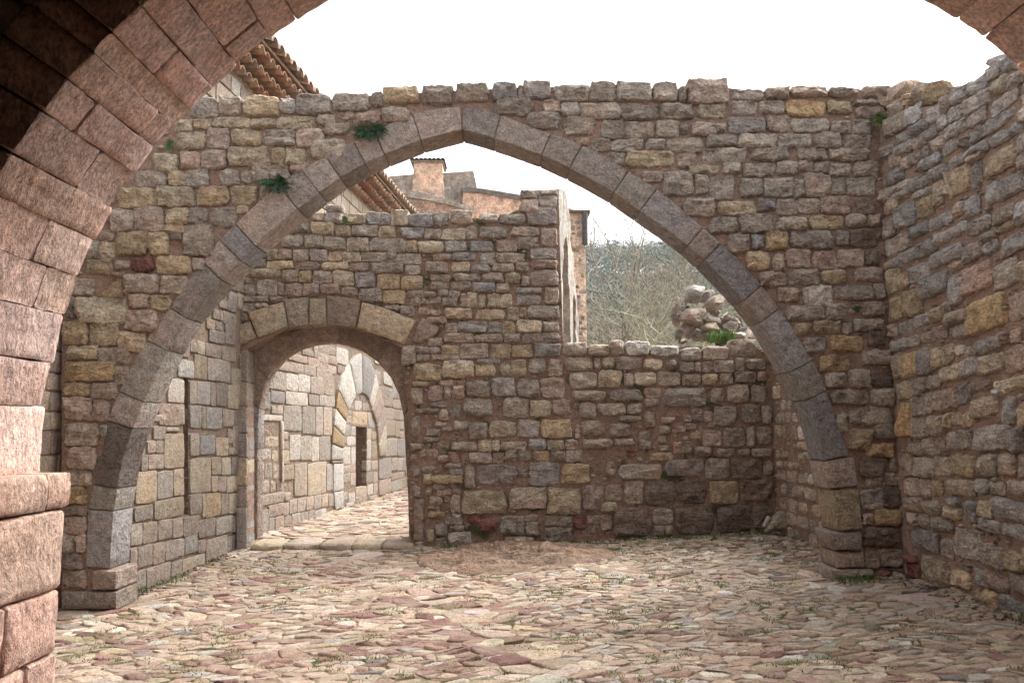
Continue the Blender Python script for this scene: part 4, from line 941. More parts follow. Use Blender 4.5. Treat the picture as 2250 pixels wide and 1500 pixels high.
while a < math.pi * 2.36 - .05:
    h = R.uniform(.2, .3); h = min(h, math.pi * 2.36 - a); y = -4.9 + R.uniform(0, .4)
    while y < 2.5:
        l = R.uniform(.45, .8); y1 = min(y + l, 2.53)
        vb.add([(y + .006, a + .006), (y1 - .006, a + .006), (y1 - .006, a + h - .006), (y + .006, a + h - .006)], 'k', color=(.13 * R.uniform(.85, 1.1), .075, .06, 1), prot=.012, depth=.1, rc=.015, seg=.2, rough=.006, bev=.01, flat=.9, name='vault_stone')  # pink stone darkened to near-black, the vault's shade put into the colour
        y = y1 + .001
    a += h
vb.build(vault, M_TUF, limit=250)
# piers, imposts, flanks, front mass
for side in (0, 1):
    if side == 0: FQ = Frame((-1.775, 0, 0), (0, 1, 0)); FQ2 = Frame((-2.14, 0, 0), (0, 1, 0)); ya = lambda y: y
    else: FQ = Frame((2 * VC[0] + 1.775, 0, 0), (0, -1, 0)); FQ2 = Frame((2 * VC[0] + 2.14, 0, 0), (0, -1, 0)); ya = lambda y: -y
    def U2(a_, b_): return (min(ya(a_), ya(b_)), max(ya(a_), ya(b_)))
    pw = Wall(FQ)
    rows = [(-.2, .28), (.28, .55), (.55, .74), (.74, .98), (.98, 1.285)]
    for k, (z0, z1) in enumerate(rows):
        cuts = [2.5, [2.95, 2.9, 3.0, 2.86, 2.5, 2.9][k], VY + R.uniform(-.008, .008)]
        for y0, y1 in zip(cuts, cuts[1:]):
            if y1 - y0 < .05: continue
            u0, u1 = U2(y0, y1)
            pw.add([(u0 + .004, z0 + .003), (u1 - .003, z0 + .003), (u1 - .003, z1 - .003), (u0 + .004, z1 - .003)], 'k', color=(.50 * R.uniform(.95, 1.06), .335 * R.uniform(.97, 1.03), .275, 1), prot=.015, depth=.3, rc=.016, seg=.05, jit=.004, rough=.006, bev=.008, flat=.9, name='pier_stone', freq=14, back=True)
    pw.build(vault, M_TUF)
    # rounded impost moulding
    for (y0, y1) in ((2.5, 3.055), (3.06, VY + .012)):
        V = []; Fc = []; n = 10; prof = [(-.3, 1.29)] + [(-.004 + .024 * abs(math.sin(math.pi * i / n)) ** .45, 1.29 + (1.425 - 1.29) * (.5 - .5 * math.cos(math.pi * i / n))) for i in range(n + 1)] + [(-.3, 1.425)]
        u0, u1 = U2(y0, y1); ks = 6
        for k in range(ks + 1):
            for (h, z) in prof:
                uu = u0 + (u1 - u0) * k / ks
                e = .0
                if (side == 0 and k == ks) : e = -.03 if 0 else 0
                V.append(FQ.m(uu + R.uniform(-.002, .002), z + R.uniform(-.003, .003), h + R.uniform(-.003, .003)))
        m_ = len(prof)
        for k in range(ks):
            for i in range(m_): a_ = k * m_ + i; b_ = k * m_ + (i + 1) % m_; Fc.append((a_, a_ + m_, b_ + m_, b_))
        Fc.append(tuple(range(m_))); Fc.append(tuple(ks * m_ + i for i in range(m_ - 1, -1, -1)))
        mk('impost_moulding', V, Fc, M_TUF, vault, col=(.50, .35, .285, 1), sharp=60)
    a_, b_ = U2(2.56, 3.17); body(Frame(FQ.P - FQ.N * .02, FQ.U), [(a_, -.3), (b_, -.3), (b_, 1.42), (a_, 1.42)], thick=.6, grid=.3, parent=vault, name='pier_core', c=(.28, .15, .11, 1), amp=.003)
    a_, b_ = U2(-5, 2.56); body(Frame(FQ2.P - FQ2.N * .02, FQ2.U), [(a_, -.5), (b_, -.5), (b_, 1.42), (a_, 1.42)], thick=.4, grid=.3, parent=vault, name='flank_core', c=(.22, .12, .09, 1), amp=.004)
    fw = Wall(FQ2); z = -.3
    while z < 1.4:
        h = min(R.uniform(.22, .3), 1.42 - z); y = -4.9
        if h < .05: break
        while y < 2.48:
            l = R.uniform(.4, .8); y1 = min(y + l, 2.5); u0, u1 = U2(y, y1)
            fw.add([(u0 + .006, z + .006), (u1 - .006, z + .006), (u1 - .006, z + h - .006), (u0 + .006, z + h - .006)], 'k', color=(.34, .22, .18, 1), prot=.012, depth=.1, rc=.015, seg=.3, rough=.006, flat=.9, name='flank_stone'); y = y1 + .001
        z += h
    fw.build(vault, M_TUF, limit=60)
# unseen masonry mass over the end arch, its height set to admit light
cut = [(VC[0] - (RV(k * math.pi / 30) + .3) * math.cos(k * math.pi / 30), VC[1] + (RV(k * math.pi / 30) + .3) * math.sin(k * math.pi / 30)) for k in range(31)]
body(Frame((0, 3.1, 0), (1, 0, 0)), [(-5.5, -.5), (cut[0][0], -.5)] + cut + [(cut[-1][0], -.5), (7, -.5), (7, 4.5), (-5.5, 4.5)], thick=.0 - .0 + .02, grid=.5, parent=vault, name='facade_backing', c=(.3, .18, .14, 1))
body(Frame((0, 2.56, 0), (1, 0, 0)), [(-5.5, -.5), (cut[0][0], -.5)] + cut + [(cut[-1][0], -.5), (7, -.5), (7, 4.5), (-5.5, 4.5)], thick=.02, grid=.5, parent=vault, name='facade_backing', c=(.3, .18, .14, 1))
slab(Frame((0, 3.1, 0), (1, 0, 0)), -5.5, 7, 4.5, 4.6, -.05, .6, (.3, .2, .16, 1), 'wall_head', vault)
slab(Frame((0, -5.0, 0), (1, 0, 0)), -3, 4, -1, 5, -.5, -.1, (.2, .12, .09, 1), 'added_end_wall', vault)  # unseen wall added behind the camera to keep the passage dark

# ================================================================== PAVING
def voronoi(sites, rect, SY=1.8, rmax=.62, cell=.45):
    G = {}
    pts = [(x, y * SY) for x, y in sites]
    for i, p in enumerate(pts): G.setdefault((int(p[0] // cell), int(p[1] // cell)), []).append(i)
    out = []
    for i, p in enumerate(pts):
        nb = []
        cx, cy = int(p[0] // cell), int(p[1] // cell)
        for a in (-1, 0, 1):
            for b in (-1, 0, 1):
                for j in G.get((cx + a, cy + b), ()):
                    if j != i:
                        d = math.hypot(pts[j][0] - p[0], pts[j][1] - p[1])
                        if d < rmax: nb.append((d, j))
        nb.sort()
        poly = [(p[0] - .34, p[1] - .34), (p[0] + .34, p[1] - .34), (p[0] + .34, p[1] + .34), (p[0] - .34, p[1] + .34)]
        for d, j in nb[:18]:
            q = pts[j]; mx, my = (p[0] + q[0]) / 2, (p[1] + q[1]) / 2; nx, ny = q[0] - p[0], q[1] - p[1]
            new = []; n = len(poly)
            for k in range(n):
                A, B = poly[k], poly[(k + 1) % n]
                da = (A[0] - mx) * nx + (A[1] - my) * ny; db = (B[0] - mx) * nx + (B[1] - my) * ny
                if da <= 0: new.append(A)
                if (da < 0 < db) or (db < 0 < da):
                    t = da / (da - db); new.append((A[0] + (B[0] - A[0]) * t, A[1] + (B[1] - A[1]) * t))
            poly = new
            if len(poly) < 3: break
        if len(poly) >= 3: out.append((i, [(q[0], q[1] / SY) for q in poly]))
    return out
COBC = [((.50, .39, .31), 10), ((.47, .35, .275), 8), ((.55, .46, .37), 7), ((.40, .28, .225), 4), ((.27, .15, .135), 3.2), ((.22, .115, .105), 1.4), ((.47, .44, .40), 4.5), ((.50, .42, .29), 1.8), ((.64, .59, .51), 2.2), ((.22, .20, .20), .9), ((.34, .215, .175), 2.2)]
_p = [ground_px(*q) for q in ((842, 1268), (905, 1312), (960, 1345), (1040, 1392), (1130, 1435), (1260, 1500))]
DRAIN = []
for A_, B_ in zip(_p, _p[1:]):
    L_ = math.hypot(B_[0] - A_[0], B_[1] - A_[1]); n_ = max(1, round(L_ / .24)); dx_, dy_ = (B_[0] - A_[0]) / L_, (B_[1] - A_[1]) / L_
    for i_ in range(n_):
        for sd_ in (-1, 1):
            t_ = (i_ + .5 + .15 * sd_) / n_; DRAIN.append((A_[0] + (B_[0] - A_[0]) * t_ - dy_ * sd_ * .14, A_[1] + (B_[1] - A_[1]) * t_ + dx_ * sd_ * .14))
def cobcol(x, y):
    tot = 0; ws = []
    red = noise.noise(Vector((x * .8 + 3, y * .9, 2))) + (.35 if -2.6 < x < .2 and y < 7.2 else -.1); gry = (x - 1.2) * .25
    for k, (c, w_) in enumerate(COBC):
        if k in (3, 4, 5, 10): w_ *= max(.25, 1 + red * 2.2 - max(0, gry) * .5)
        if k in (6, 8): w_ *= max(.4, 1 + gry)
        ws.append(w_); tot += w_
    r = R.uniform(0, tot)
    for (c, _), w_ in zip(COBC, ws):
        r -= w_
        if r <= 0: break
    j = R.uniform(.74, 1.15) * .86; return (c[0] * j, c[1] * j * R.uniform(.98, 1.04), c[2] * j * R.uniform(.96, 1.06), 1)
manual = []   # big individual slabs : px centre, half width, half height, colour
for px, py, hw, hh, c in ((1783, 1289, 23, 9, 'W'), (1848, 1299, 30, 13, 'W'), (1930, 1298, 45, 9, 'g'), (2000, 1312, 70, 14, 'P'), (1790, 1262, 48, 8, 'k'), (1770, 1275, 30, 6, 'y'), (168, 1388, 38, 9, 'Y'), (278, 1368, 22, 8, 'Y'), (235, 1376, 24, 8, 'k'),
                          (1230, 1474, 52, 16, 'k'), (1110, 1446, 44, 9, 'P'), (1200, 1420, 46, 11, 'y'), (1075, 1415, 40, 8, 'y'), (1290, 1460, 36, 9, 'y'), (1060, 1392, 34, 7, 'r'), (1050, 1345, 40, 6, 'P'), (935, 1318, 36, 10, 'P'), (885, 1288, 30, 9, 'k'), (850, 1255, 36, 10, 'k'), (790, 1222, 60, 8, 'P'),
                          (1080, 1372, 40, 6, 'r'), (1010, 1380, 44, 7, 'y'), (945, 1360, 36, 7, 'y'), (1350, 1248, 40, 7, 'y'), (1290, 1272, 30, 7, 'g'), (600, 1432, 30, 10, 'k'), (1290, 1490, 40, 9, 'P'), (900, 1265, 26, 6, 'r'), (560, 1210, 30, 6, 'W'), (660, 1218, 40, 6, 'k')):
    ax, ay = ground_px(px - hw, py); bx, by = ground_px(px + hw, py); _, fy = ground_px(px, py + hh); _, ny = ground_px(px, py - hh)
    manual.append(((ax + bx) / 2, (fy + ny) / 2, (bx - ax) / 2, (ny - fy) / 2, c))
ROCK = (1130, 1228)
def in_rock(x, y):
    a = ground_px(930, 1238); b = ground_px(1330, 1215)
    cx, cy = (a[0] + b[0]) / 2, (a[1] + b[1]) / 2 + .1; return ((x - cx) / ((b[0] - a[0]) / 2)) ** 2 + ((y - cy) / .85) ** 2 < 1 + noise.noise(Vector((x * 2, y * 2, 0))) * .5
sites = []
y = 2.7
while y < 10.25:
    x = -4.4 + R.uniform(0, .1)
    while x < 4.1:
        big = 1 + .35 * max(0, noise.noise(Vector((x * .7, y * .7, 7))) * 2)
        sx = (.118 if x > .2 else .15) * big * (1.15 if y < 5.2 else 1)
        px_, py_ = x + R.uniform(-.075, .075), y + R.uniform(-.045, .045)
        if R.random() > .12 and not any(((px_ - m[0]) / (m[2] + .05)) ** 2 + ((py_ - m[1]) / (m[3] + .03)) ** 2 < 1.0 for m in manual) and not in_rock(px_, py_) and not (y > 10 and x > -3.4 and x < -1):
            wl = 3.62 + .128 * (7.5 - py_) if py_ < 7.5 else 3.4
            if px_ < wl and not (2.9 < px_ and 7.4 < py_ < 8) and not (px_ < -3.2 and 7.35 < py_ < 7.95 and px_ < -3.3): sites.append((px_, py_))
        x += sx
    y += .076 * (1.15 if y < 5.2 else 1)
sites = [q for q in sites if not any(math.hypot(q[0] - d[0], (q[1] - d[1])) < .15 for d in DRAIN)] + DRAIN
cells = []
for i, poly in voronoi(sites, None): cells.append((poly, cobcol(*sites[i])))
for m in manual:
    poly = [(m[0] + m[2] * math.cos(t) * R.uniform(.88, 1.05), m[1] + m[3] * math.sin(t) * R.uniform(.88, 1.05)) for t in [k * math.tau / 9 for k in range(9)]]
    cells.append((poly, col(m[4], 1.12)))
# alley beyond the gate
sites2 = []; y = 10.75
while y < 21:
    x = -3.8 + .1 * (y - 7.9)
    while x < .6:
        sites2.append((x + R.uniform(-.08, .08), y + R.uniform(-.05, .05))); x += .22
    y += .15
for i, poly in voronoi(sites2, None): cells.append((poly, tuple(k * 1.02 for k in cobcol(*sites2[i])[:3]) + (1,)))
def cobble(poly, simple=False):
    A = abs(area(poly)); cx, cy = poly_clip_mean(poly)
    sh = 1 - min(.10, .006 / max(math.sqrt(A), .02)) - R.uniform(-.03, .06)
    P = [(cx + (q[0] - cx) * sh, cy + (q[1] - cy) * sh) for q in poly]
    if area(P) < 0: P = P[::-1]
    # merge very short edges
    Q = [P[0]]
    for q in P[1:]:
        if math.hypot(q[0] - Q[-1][0], q[1] - Q[-1][1]) > .022: Q.append(q)
    if len(Q) > 3 and math.hypot(Q[0][0] - Q[-1][0], Q[0][1] - Q[-1][1]) < .022: Q.pop()
    if len(Q) < 3: return None
    pr = R.uniform(.003, .015)
    return stone(GF, Q, prot=pr, depth=.05, rc=.02, seg=.3 if simple else .14, jit=.004, rough=.005, bev=.008, flat=.7, freq=11, tilt=.13)
cells.sort(key=lambda q: -abs(area(q[0])) / ((poly_clip_mean(q[0])[0]) ** 2 + (poly_clip_mean(q[0])[1]) ** 2 + 2) * (1 if poly_clip_mean(q[0])[1] > 4.6 else .01))
B = Bag(); k = 0
for poly, c in cells:
    r_ = cobble(poly, k > 900)
    if r_ is None: continue
    if k < 298: mk('paving_stone', r_[0], r_[1], M_COB, ground, col=c, sharp=55)
    else: B.add(r_[0], r_[1], c)
    k += 1
B.build('small_paving_stones', M_COB, ground, kind='stuff', sharp=55)
# bedrock outcrop at the foot of the gate wall
V = []; Fc = []; C = []; a = ground_px(930, 1238); b = ground_px(1330, 1215); cx, cy = (a[0] + b[0]) / 2, (a[1] + b[1]) / 2 + .1; hx = (b[0] - a[0]) / 2 * 1.15; n1, n2 = 90, 60
for j in range(n2 + 1):
    for i in range(n1 + 1):
        x = cx + hx * (2 * i / n1 - 1); y = cy + 1.0 * (2 * j / n2 - 1); r_ = ((x - cx) / hx) ** 2 + ((y - cy) / 1.0) ** 2
        q = Vector((x * 1.6, y * 3.4, 0)); n = noise.noise(q) * .5 + noise.noise(q * 2.3) * .35 + noise.noise(q * 5.5) * .2 + noise.noise(q * 12) * .1
        rd = 1 - abs(noise.noise(q * 1.3 + Vector((7, 3, 1)))) * 2
        h = max(0, 1 - r_ * 1.05) ** .6 * (.05 + .06 * rd) + (n + .25 * noise.noise(q * 9) - .5 * (abs(noise.noise(q * 2.1 + Vector((3, 3, 3)))) < .07)) * .12 * max(0, 1 - r_) - (.04 if r_ > .92 else 0)
        V.append((x, y, gz(x, y) + h)); e = .85 + n * .5; C.append((.33 * e, .235 * e, .175 * e, 1))
for j in range(n2):
    for i in range(n1): a_ = j * (n1 + 1) + i; Fc.append((a_, a_ + 1, a_ + n1 + 2, a_ + n1 + 1))
o = mk('bedrock_outcrop', V, Fc, M_RUB, None, cols=C, sharp=None); tag(o, kind='structure')

# ================================================================== LOOSE STONES, RUBBLE STUMP
def thing_rock(name, px, py, w_, h, c, F, off, label, d=None, cat='rock', sub=3, group=None):
    o = rock(px, py, w_, h, c, F, off, name, None, sub, d=d); tag(o, label, cat, group); return o
thing_rock('loose_stone', 1972, 1266, 24, 24, 'y', FA, .12, 'small pale angular stone before a red one at the foot of the arch wall', d=.05, cat='stone')
thing_rock('loose_stone', 1947, 1262, 36, 22, 'r', FA, .08, 'dark red stone lying in the corner at the foot of the arch wall', d=.08, cat='stone')
FX = Frame((0, 10.0, 0), (.9, -.45, 0), (.12, .25, 1))
q = [FB.px(x, y_, .35) for x, y_ in ((1684, 1169), (1692, 1148), (1717, 1123), (1735, 1145), (1733, 1163))]
FBo = Frame(FB.P + FB.N * .3, FB.U); v_, f_ = stone(FBo, q, prot=.04, depth=.06, rc=.01, seg=.1, rough=.008, back=True)
tag(mk('leaning_slab', v_, f_, M_RUB, None, col=col('y', .8)), 'triangular grey slab leaning in the far corner of the court', 'stone slab')
v_, f_ = stone(FBo, [FB.px(x, y_, .35) for x, y_ in ((1678, 1160), (1689, 1160), (1697, 1136), (1690, 1134))], prot=.02, depth=.04, rc=.008, seg=.1, rough=.004, back=True)
tag(mk('loose_stone', v_, f_, M_RUB, None, col=col('W', 1)), 'thin white stone sliver beside the leaning slab', 'stone')

stump = empty('ruined_wall_stump', (3.2, 12.3, 2.2), 'heap of big lichen-whitened boulders, stump of a fallen wall, rising behind the low wall', 'rock pile')
FT = Frame((0, 12.2, 0), (1, 0, 0))
for x0, x1, y0, y1, c, off in ((970, 1215, 868, 1070, 'W', .1), (1190, 1420, 985, 1150, 'g', .1), (975, 1205, 1055, 1250, 'k', .25), (905, 985, 985, 1200, 'g', 0), (1090, 1350, 1130, 1265, 'g', .2), (975, 1110, 1240, 1390, 'k', .2), (1175, 1340, 1245, 1325, 'y', .3), (1340, 1500, 1150, 1260, 'g', .1), (1350, 1520, 1235, 1330, 'g', .25), (1390, 1600, 1325, 1400, 'W', .35),
                              (880, 960, 1080, 1300, 'g', -.2), (900, 1000, 1290, 1430, 'g', 0), (1100, 1260, 1320, 1420, 'k', .2), (1480, 1620, 1270, 1400, 'g', 0), (1130, 1300, 900, 1060, 'g', -.3), (1020, 1400, 1080, 1420, 'd', -.5), (1260, 1560, 1150, 1450, 'd', -.5), (1500, 1700, 1300, 1460, 'g', .1)):
    rock(1270 + (x0 + x1) / 2 / 4.287, 420 + (y0 + y1) / 2 / 4.287, (x1 - x0) / 4.287 * 1.12, (y1 - y0) / 4.287 * 1.15, c, FT, off, 'boulder', stump, sub=3, mul=.72)
for k in range(34):
    ux, uy = R.uniform(1490, 1640), R.uniform(660, 752)
    if uy > 655 + max(0, ux - 1560) * .9: rock(ux, uy, R.uniform(18, 34), R.uniform(12, 26), R.choice('gkgWd'), FT, R.uniform(-.3, .15), 'boulder', stump, sub=2, mul=.75)
slab(FT, 2.62, 4.2, -.2, 2.85, -1.2, -.1, (.25, .2, .16, 1), 'rubble_core', stump, mat=M_RUB)
# ================================================================== TREES, HILL
def hill_z(x, y):
    r = max(0, y - 22); z = 0 + .0 * r
    t = min(1, max(0, (y - 30) / 130)); z += 33 * (t * t * (3 - 2 * t)) * (1 - .0022 * (x - 20)) + noise.noise(Vector((x * .03, y * .03, 1))) * 3 * t
    return z - .4 - (.5 if y > 12 else 0)
V = []; Fc = []; C = []; nx, ny = 70, 70
xs = [-400 + 800 * i / nx for i in range(nx + 1)]; ys = [-200 + 700 * (j / ny) for j in range(ny + 1)]
for y in ys:
    for x in xs:
        inner = -12 < x < 12 and -12 < y < 30
        V.append((x, y, hill_z(x, y))); n = noise.noise(Vector((x * .05, y * .05, 0))); C.append((.11 + .03 * n, .12 + .02 * n, .055, 1))
for j in range(ny):
    for i in range(nx): a_ = j * (nx + 1) + i; Fc.append((a_, a_ + 1, a_ + nx + 2, a_ + nx + 1))
o = mk('hillside', V, Fc, M_EAR, None, cols=C, origin=(0, 0, 0), sharp=None); tag(o, kind='structure')

def tube(B, p, q, r0, r1, n, c):
    d = (q - p); l = d.length
    if l < 1e-5: return
    d /= l; a = d.orthogonal().normalized(); b = d.cross(a); vs = []
    for P, r in ((p, r0), (q, r1)):
        for i in range(n): t = i * math.tau / n; vs.append(P + a * (r * math.cos(t)) + b * (r * math.sin(t)))
    B.add(vs, [(i, (i + 1) % n, n + (i + 1) % n, n + i) for i in range(n)], c)
def bare_tree(loc, H, label, cbark, ctwig, seed, spread=.55, depth=6, group='bare trees behind the low wall', dens=1.0, r0=None):
    rr = random.Random(seed); T = Bag(); W_ = Bag()
    def jc(c): k = rr.uniform(.8, 1.2); return (c[0] * k, c[1] * k, c[2] * k, 1)
    def grow(p, d, L, r, lev):
        n = 3 if lev < 4 else 2; q = p; dd = d.copy(); c = jc(cbark if lev < 4 else ctwig)
        for i in range(n):
            dd = (dd + Vector((rr.gauss(0, .16), rr.gauss(0, .16), rr.gauss(.03, .12)))).normalized()
            e = q + dd * (L / n); ra = r * (1 - .28 * i / n); rb_ = r * (1 - .28 * (i + 1) / n)
            tube(T if lev < 3 else W_, q, e, ra, rb_, 7 if lev < 2 else (4 if lev < 4 else 3), c); q = e
            if lev >= 1 and i < n - 1 and rr.random() < .75 * dens and lev < depth:
                s = (dd + Vector((rr.gauss(0, 1), rr.gauss(0, 1), rr.gauss(.1, .7))).normalized() * .9).normalized(); grow(q, s, L * rr.uniform(.5, .75), rb_ * .5, lev + 1)
        if lev < depth:
            for k in range(rr.choice((2, 2, 3)) if lev else 4):
                s = (dd * .75 + Vector((rr.gauss(0, 1), rr.gauss(0, 1), rr.gauss(.15, .6))).normalized() * spread * 1.25).normalized()
                grow(q, s, L * rr.uniform(.68, .86), r * .62, lev + 1)
    grow(Vector(loc), Vector((rr.gauss(0, .06), rr.gauss(0, .06), 1)), H * .24, r0 or H * .013, 0)
    t = empty('bare_tree', loc, label, 'tree', group)
    T.build('trunk', M_BARK, t, sharp=None); W_.build('twigs', M_BARK, t, sharp=None)
    return t
GRN = (.36, .37, .28); BRN = (.36, .30, .26); TAN = (.34, .28, .23)
bare_tree((3.6, 21.5, -.3), 8.8, 'large spreading bare tree with pale green lichen, nearest beyond the low wall', (.36, .35, .27), GRN, 5, spread=.75, depth=5, dens=.7)
bare_tree((5.0, 30, -.3), 13.0, 'tall bare tree with fine branches against the sky beside the salmon pier', (.30, .27, .23), (.36, .33, .28), 12, spread=.42, depth=6, dens=.7)
bare_tree((8.2, 33, -.3), 11, 'brownish bare tree farther back towards the rubble heap', (.34, .29, .25), BRN, 21, spread=.5, depth=6, dens=.7)
bare_tree((6.6, 40, -.3), 11.0, 'reddish brown bare thicket tree in the middle distance', (.34, .29, .25), (.40, .30, .25), 33, spread=.5, depth=6, dens=.8)
bare_tree((11.0, 44, 0), 11.5, 'grey brown bare tree below the dark skyline evergreens', (.34, .3, .26), BRN, 41, spread=.5, depth=6, dens=.7)
bare_tree((4.6, 25, -.3), 9.5, 'slender bare tree with twisted grey branches among the others', (.26, .23, .19), (.30, .25, .21), 77, spread=.6, depth=6, dens=.6)
bare_tree((7.4, 28, -.3), 8.6, 'low broad bare tree just left of the boulder heap', (.26, .23, .19), (.31, .25, .21), 91, spread=.65, depth=6, dens=.7)
# evergreen trees on the ridge: trunk + crown of leaf clumps
def crown_tree(x, y, H, w_, c, label, name='pine_tree', group='evergreen trees on the hillside', nleaf=2200, as_bag=None):
    z = hill_z(x, y) - .3; B2 = as_bag or Bag(); blobs = [(Vector((x + R.gauss(0, w_ * .28), y + R.gauss(0, w_ * .28), z + H * R.uniform(.45, .92))), w_ * R.uniform(.18, .34)) for _ in range(9)]
    for i in range(nleaf):
        bc, br = R.choice(blobs); d = Vector((R.gauss(0, 1), R.gauss(0, 1), R.gauss(0, 1))).normalized() * br * R.uniform(.6, 1.05); d.z *= .7
        p = bc + d; s_ = w_ * R.uniform(.014, .032); a = Vector((R.gauss(0, 1), R.gauss(0, 1), R.gauss(0, 1))).normalized() * s_; b = a.orthogonal().normalized() * s_
        k = R.uniform(.7, 1.3); B2.add([p - a, p + b, p + a, p - b], [(0, 1, 2, 3)], (c[0] * k, c[1] * k, c[2] * k, 1))
    if as_bag is None:
        t = empty(name, (x, y, z), label, 'tree', group); Tb = Bag(); tube(Tb, Vector((x, y, z)), Vector((x, y, z + H * .7)), w_ * .04, w_ * .02, 6, (.12, .09, .07, 1))
        Tb.build('trunk', M_BARK, t, sharp=None); B2.build('crown', M_LEAF, t, smooth=False); return t
for k in range(16):
    x = 24 + k * 2.6 + R.uniform(-1, 1); y = 122 + R.uniform(-8, 14)
    crown_tree(x, y, R.uniform(6, 9), R.uniform(5, 7), (.03, .06, .032), 'rounded dark evergreen in the unbroken row along the wooded skyline')
for k in range(7):
    x = 13 + k * 2.4; y = 62 + R.uniform(-6, 8)
    crown_tree(x, y, R.uniform(5, 8), R.uniform(4, 6), (.085, .15, .045), 'bright green evergreen low on the slope below the dark skyline trees', group='green trees low on the slope')
W2 = Bag()
for k in range(420):
    y = R.uniform(50, 150); x = y * R.uniform(.06, .42)
    c = R.choice([(.03, .06, .035), (.04, .075, .04), (.05, .085, .045), (.12, .105, .085), (.08, .09, .06)])
    crown_tree(x, y, R.uniform(4, 7), R.uniform(4, 6.5), c, '', nleaf=420, as_bag=W2)
tag(W2.build('woodland', M_LEAF, None, smooth=False), kind='stuff')
# haze in the valley air
hz = slab(Frame((0, 0, 0), (1, 0, 0)), -190, 190, -4, 60, -380, 60, (1, 1, 1, 1), 'haze', None); tag(hz, kind='stuff')
mh = bpy.data.materials.new('air'); mh.use_nodes = True; th_ = mh.node_tree; th_.nodes.clear(); ph = th_.nodes.new('ShaderNodeVolumePrincipled'); ph.inputs['Density'].default_value = .0007; ph.inputs['Color'].default_value = (.92, .95, 1, 1)
oh = th_.nodes.new('ShaderNodeOutputMaterial'); th_.links.new(ph.outputs[0], oh.inputs['Volume']); hz.data.materials.clear(); hz.data.materials.append(mh)

# ================================================================== SMALL PLANTS
def fern(px, py, w_, h, F, off, label, name='fern_clump', n=26, c=(.035, .075, .035), droop=.5, cat='fern'):
    u, v = F.px(px, py, off); c0 = F.m(u, v, off); s_ = (c0 - CAM).length / FPX; B3 = Bag(); W3, H3 = w_ * s_ / 2, h * s_ / 2
    for i in range(n):
        a = R.uniform(0, math.tau); d = F.U * math.cos(a) * W3 + F.V * math.sin(a) * H3 + F.N * R.uniform(.3, 1.0) * W3
        L = R.uniform(.6, 1.0); c_ = tuple(k * R.uniform(.7, 1.35) for k in c) + (1,)
        base = c0 + F.U * R.uniform(-.5, .5) * W3 + F.V * R.uniform(-.3, .4) * H3
        seg = 6; pp_ = base; dd = d / seg * L
        for k in range(seg):
            e = pp_ + dd - F.V * (droop * .35 * H3 * (k / seg) ** 1.5); side = dd.cross(F.N).normalized() * (.10 * W3 * (1 - k / seg) + .004)
            up = F.N * R.uniform(-.01, .01)
            for sg in (-1, 1):
                B3.add([pp_, pp_ + side * sg * 1.6 + dd * .4 + up, e + side * sg * .3], [(0, 1, 2)], c_)
            pp_ = e
    o = B3.build(name, M_LEAF, None, smooth=False); tag(o, label, cat); return o
fern(610, 405, 56, 40, FA, .03, 'dark green fern clump growing from the left haunch of the wide arch', n=90)
fern(800, 292, 44, 40, FA, .03, 'twin-tufted fern clump, left half, just left of the arch crown', n=70)
fern(829, 286, 42, 38, FA, .03, 'twin-tufted fern clump, right half, nearest to the arch crown', n=70)
fern(376, 316, 20, 30, FA, .03, 'small fern at the edge of the pink vault', n=26, c=(.05, .12, .03))
fern(1935, 265, 50, 42, FA, .06, 'sprawling weed high in the corner where the two rubble walls meet', n=40, c=(.10, .15, .04), name='wall_weed', cat='weed')
fern(1882, 678, 18, 16, FA, .03, 'tiny dark tuft in the joints low on the right of the arch wall', n=16)
fern(758, 482, 16, 22, FB, .03, 'small green plant on top of the gate wall', n=18, c=(.08, .15, .04))
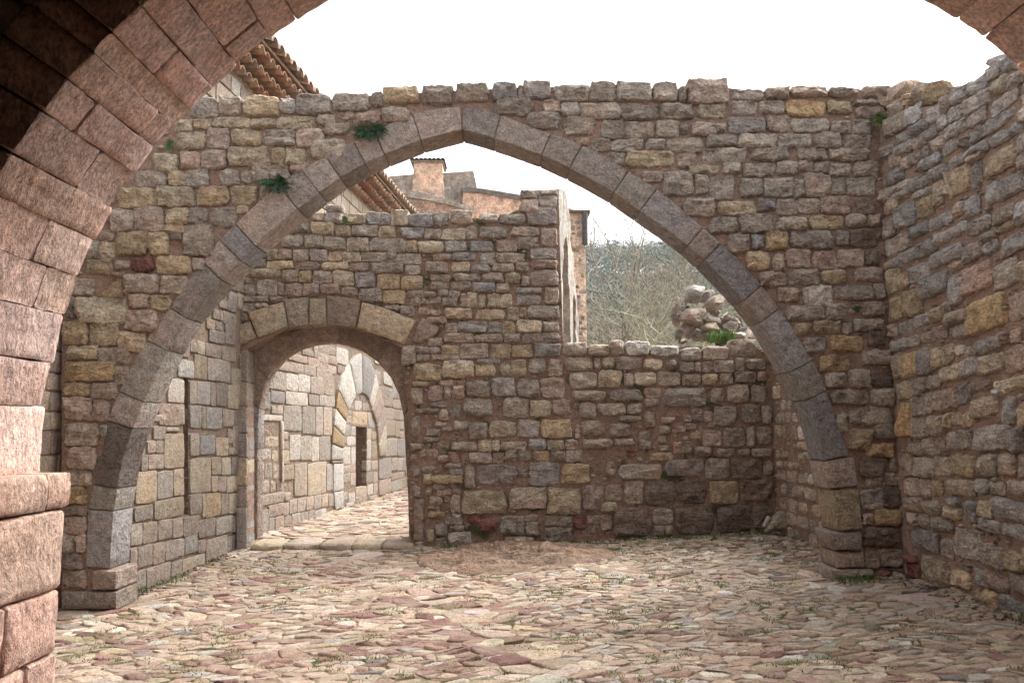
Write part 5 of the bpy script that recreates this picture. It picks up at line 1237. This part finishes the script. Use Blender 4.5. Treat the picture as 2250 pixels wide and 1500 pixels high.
def blades(pts, name, c, h, n, label=None, cat=None, kind=None, w_=.004, spread=.5):
    B4 = Bag()
    for p in pts:
        p = Vector(p)
        for i in range(n):
            a = R.uniform(0, math.tau); d = Vector((math.cos(a), math.sin(a), 0)); L = h * R.uniform(.5, 1.1); s_ = Vector((-d.y, d.x, 0)) * w_
            q = p + Vector((R.gauss(0, .03), R.gauss(0, .03), 0)); m_ = q + d * L * spread * .35 + Vector((0, 0, L * .6)); t_ = q + d * L * spread + Vector((0, 0, L * R.uniform(.75, 1)))
            c_ = tuple(k * R.uniform(.7, 1.3) for k in c) + (1,); B4.add([q - s_, q + s_, m_ + s_ * .8, m_ - s_ * .8, t_], [(0, 1, 2, 3), (3, 2, 4)], c_)
    o = B4.build(name, M_LEAF, None, smooth=False)
    return tag(o, label, cat, kind=kind)
u, v = FT.px(1582, 752, .6); g0 = FT.m(u, v, .6)
blades([g0 + Vector((R.uniform(-.17, .17), R.uniform(-.1, .1), 0)) for _ in range(22)], 'grass_tuft', (.12, .21, .045), .2, 16, 'bright green grass tuft on the boulders behind the low wall', 'grass tuft', w_=.006)
pts = []
for _ in range(1500):
    x = R.uniform(-4.2, 3.6); y = R.uniform(4.8, 10.1); m_ = noise.noise(Vector((x * 1.6, y * 2.2, 9))) * 1.1 + (.5 if (y > 9 and x > .6) else 0) + (.15 if x < -2.2 and y < 7.2 else 0)
    if m_ > .1: pts.append((x, y, gz(x, y) + .012))
blades(pts, 'grass_in_joints', (.12, .16, .045), .022, 12, kind='stuff', w_=.003, spread=1.0)

# crumbled bits and weeds along the feet of the walls
BD = Bag(); wp = []
for k in range(900):
    m_ = R.random()
    if m_ < .3: x, y = R.uniform(-1.0, 3.2), 10.14 - abs(R.gauss(0, .09))
    elif m_ < .55: y = R.uniform(7.95, 10.1); x = -3.72 + .1 * (y - 7.9) + .03 + abs(R.gauss(0, .08))
    elif m_ < .85: y = R.uniform(4.7, 7.45); x = 3.55 + .129 * (7.5 - y) - abs(R.gauss(0, .10))
    else: x, y = R.uniform(2.95, 3.5), 7.44 - abs(R.gauss(0, .07))
    c_ = Vector((x, y, gz(x, y) + .01)); r_ = R.uniform(.008, .028)
    boulder(c_, (r_ * R.uniform(1, 1.6), r_ * .6, r_), GFF, R.choice('gkykgrd'), bag=BD, sub=1) if (k % 2 or (m_ > .3 and noise.noise(c_ * 1.7) < .12)) else wp.append(c_)
BD.build('crumbled_stone', M_RUB, None, kind='stuff')
blades(wp, 'weeds_at_wall_foot', (.10, .14, .04), .045, 9, kind='stuff', w_=.0035, spread=.9)
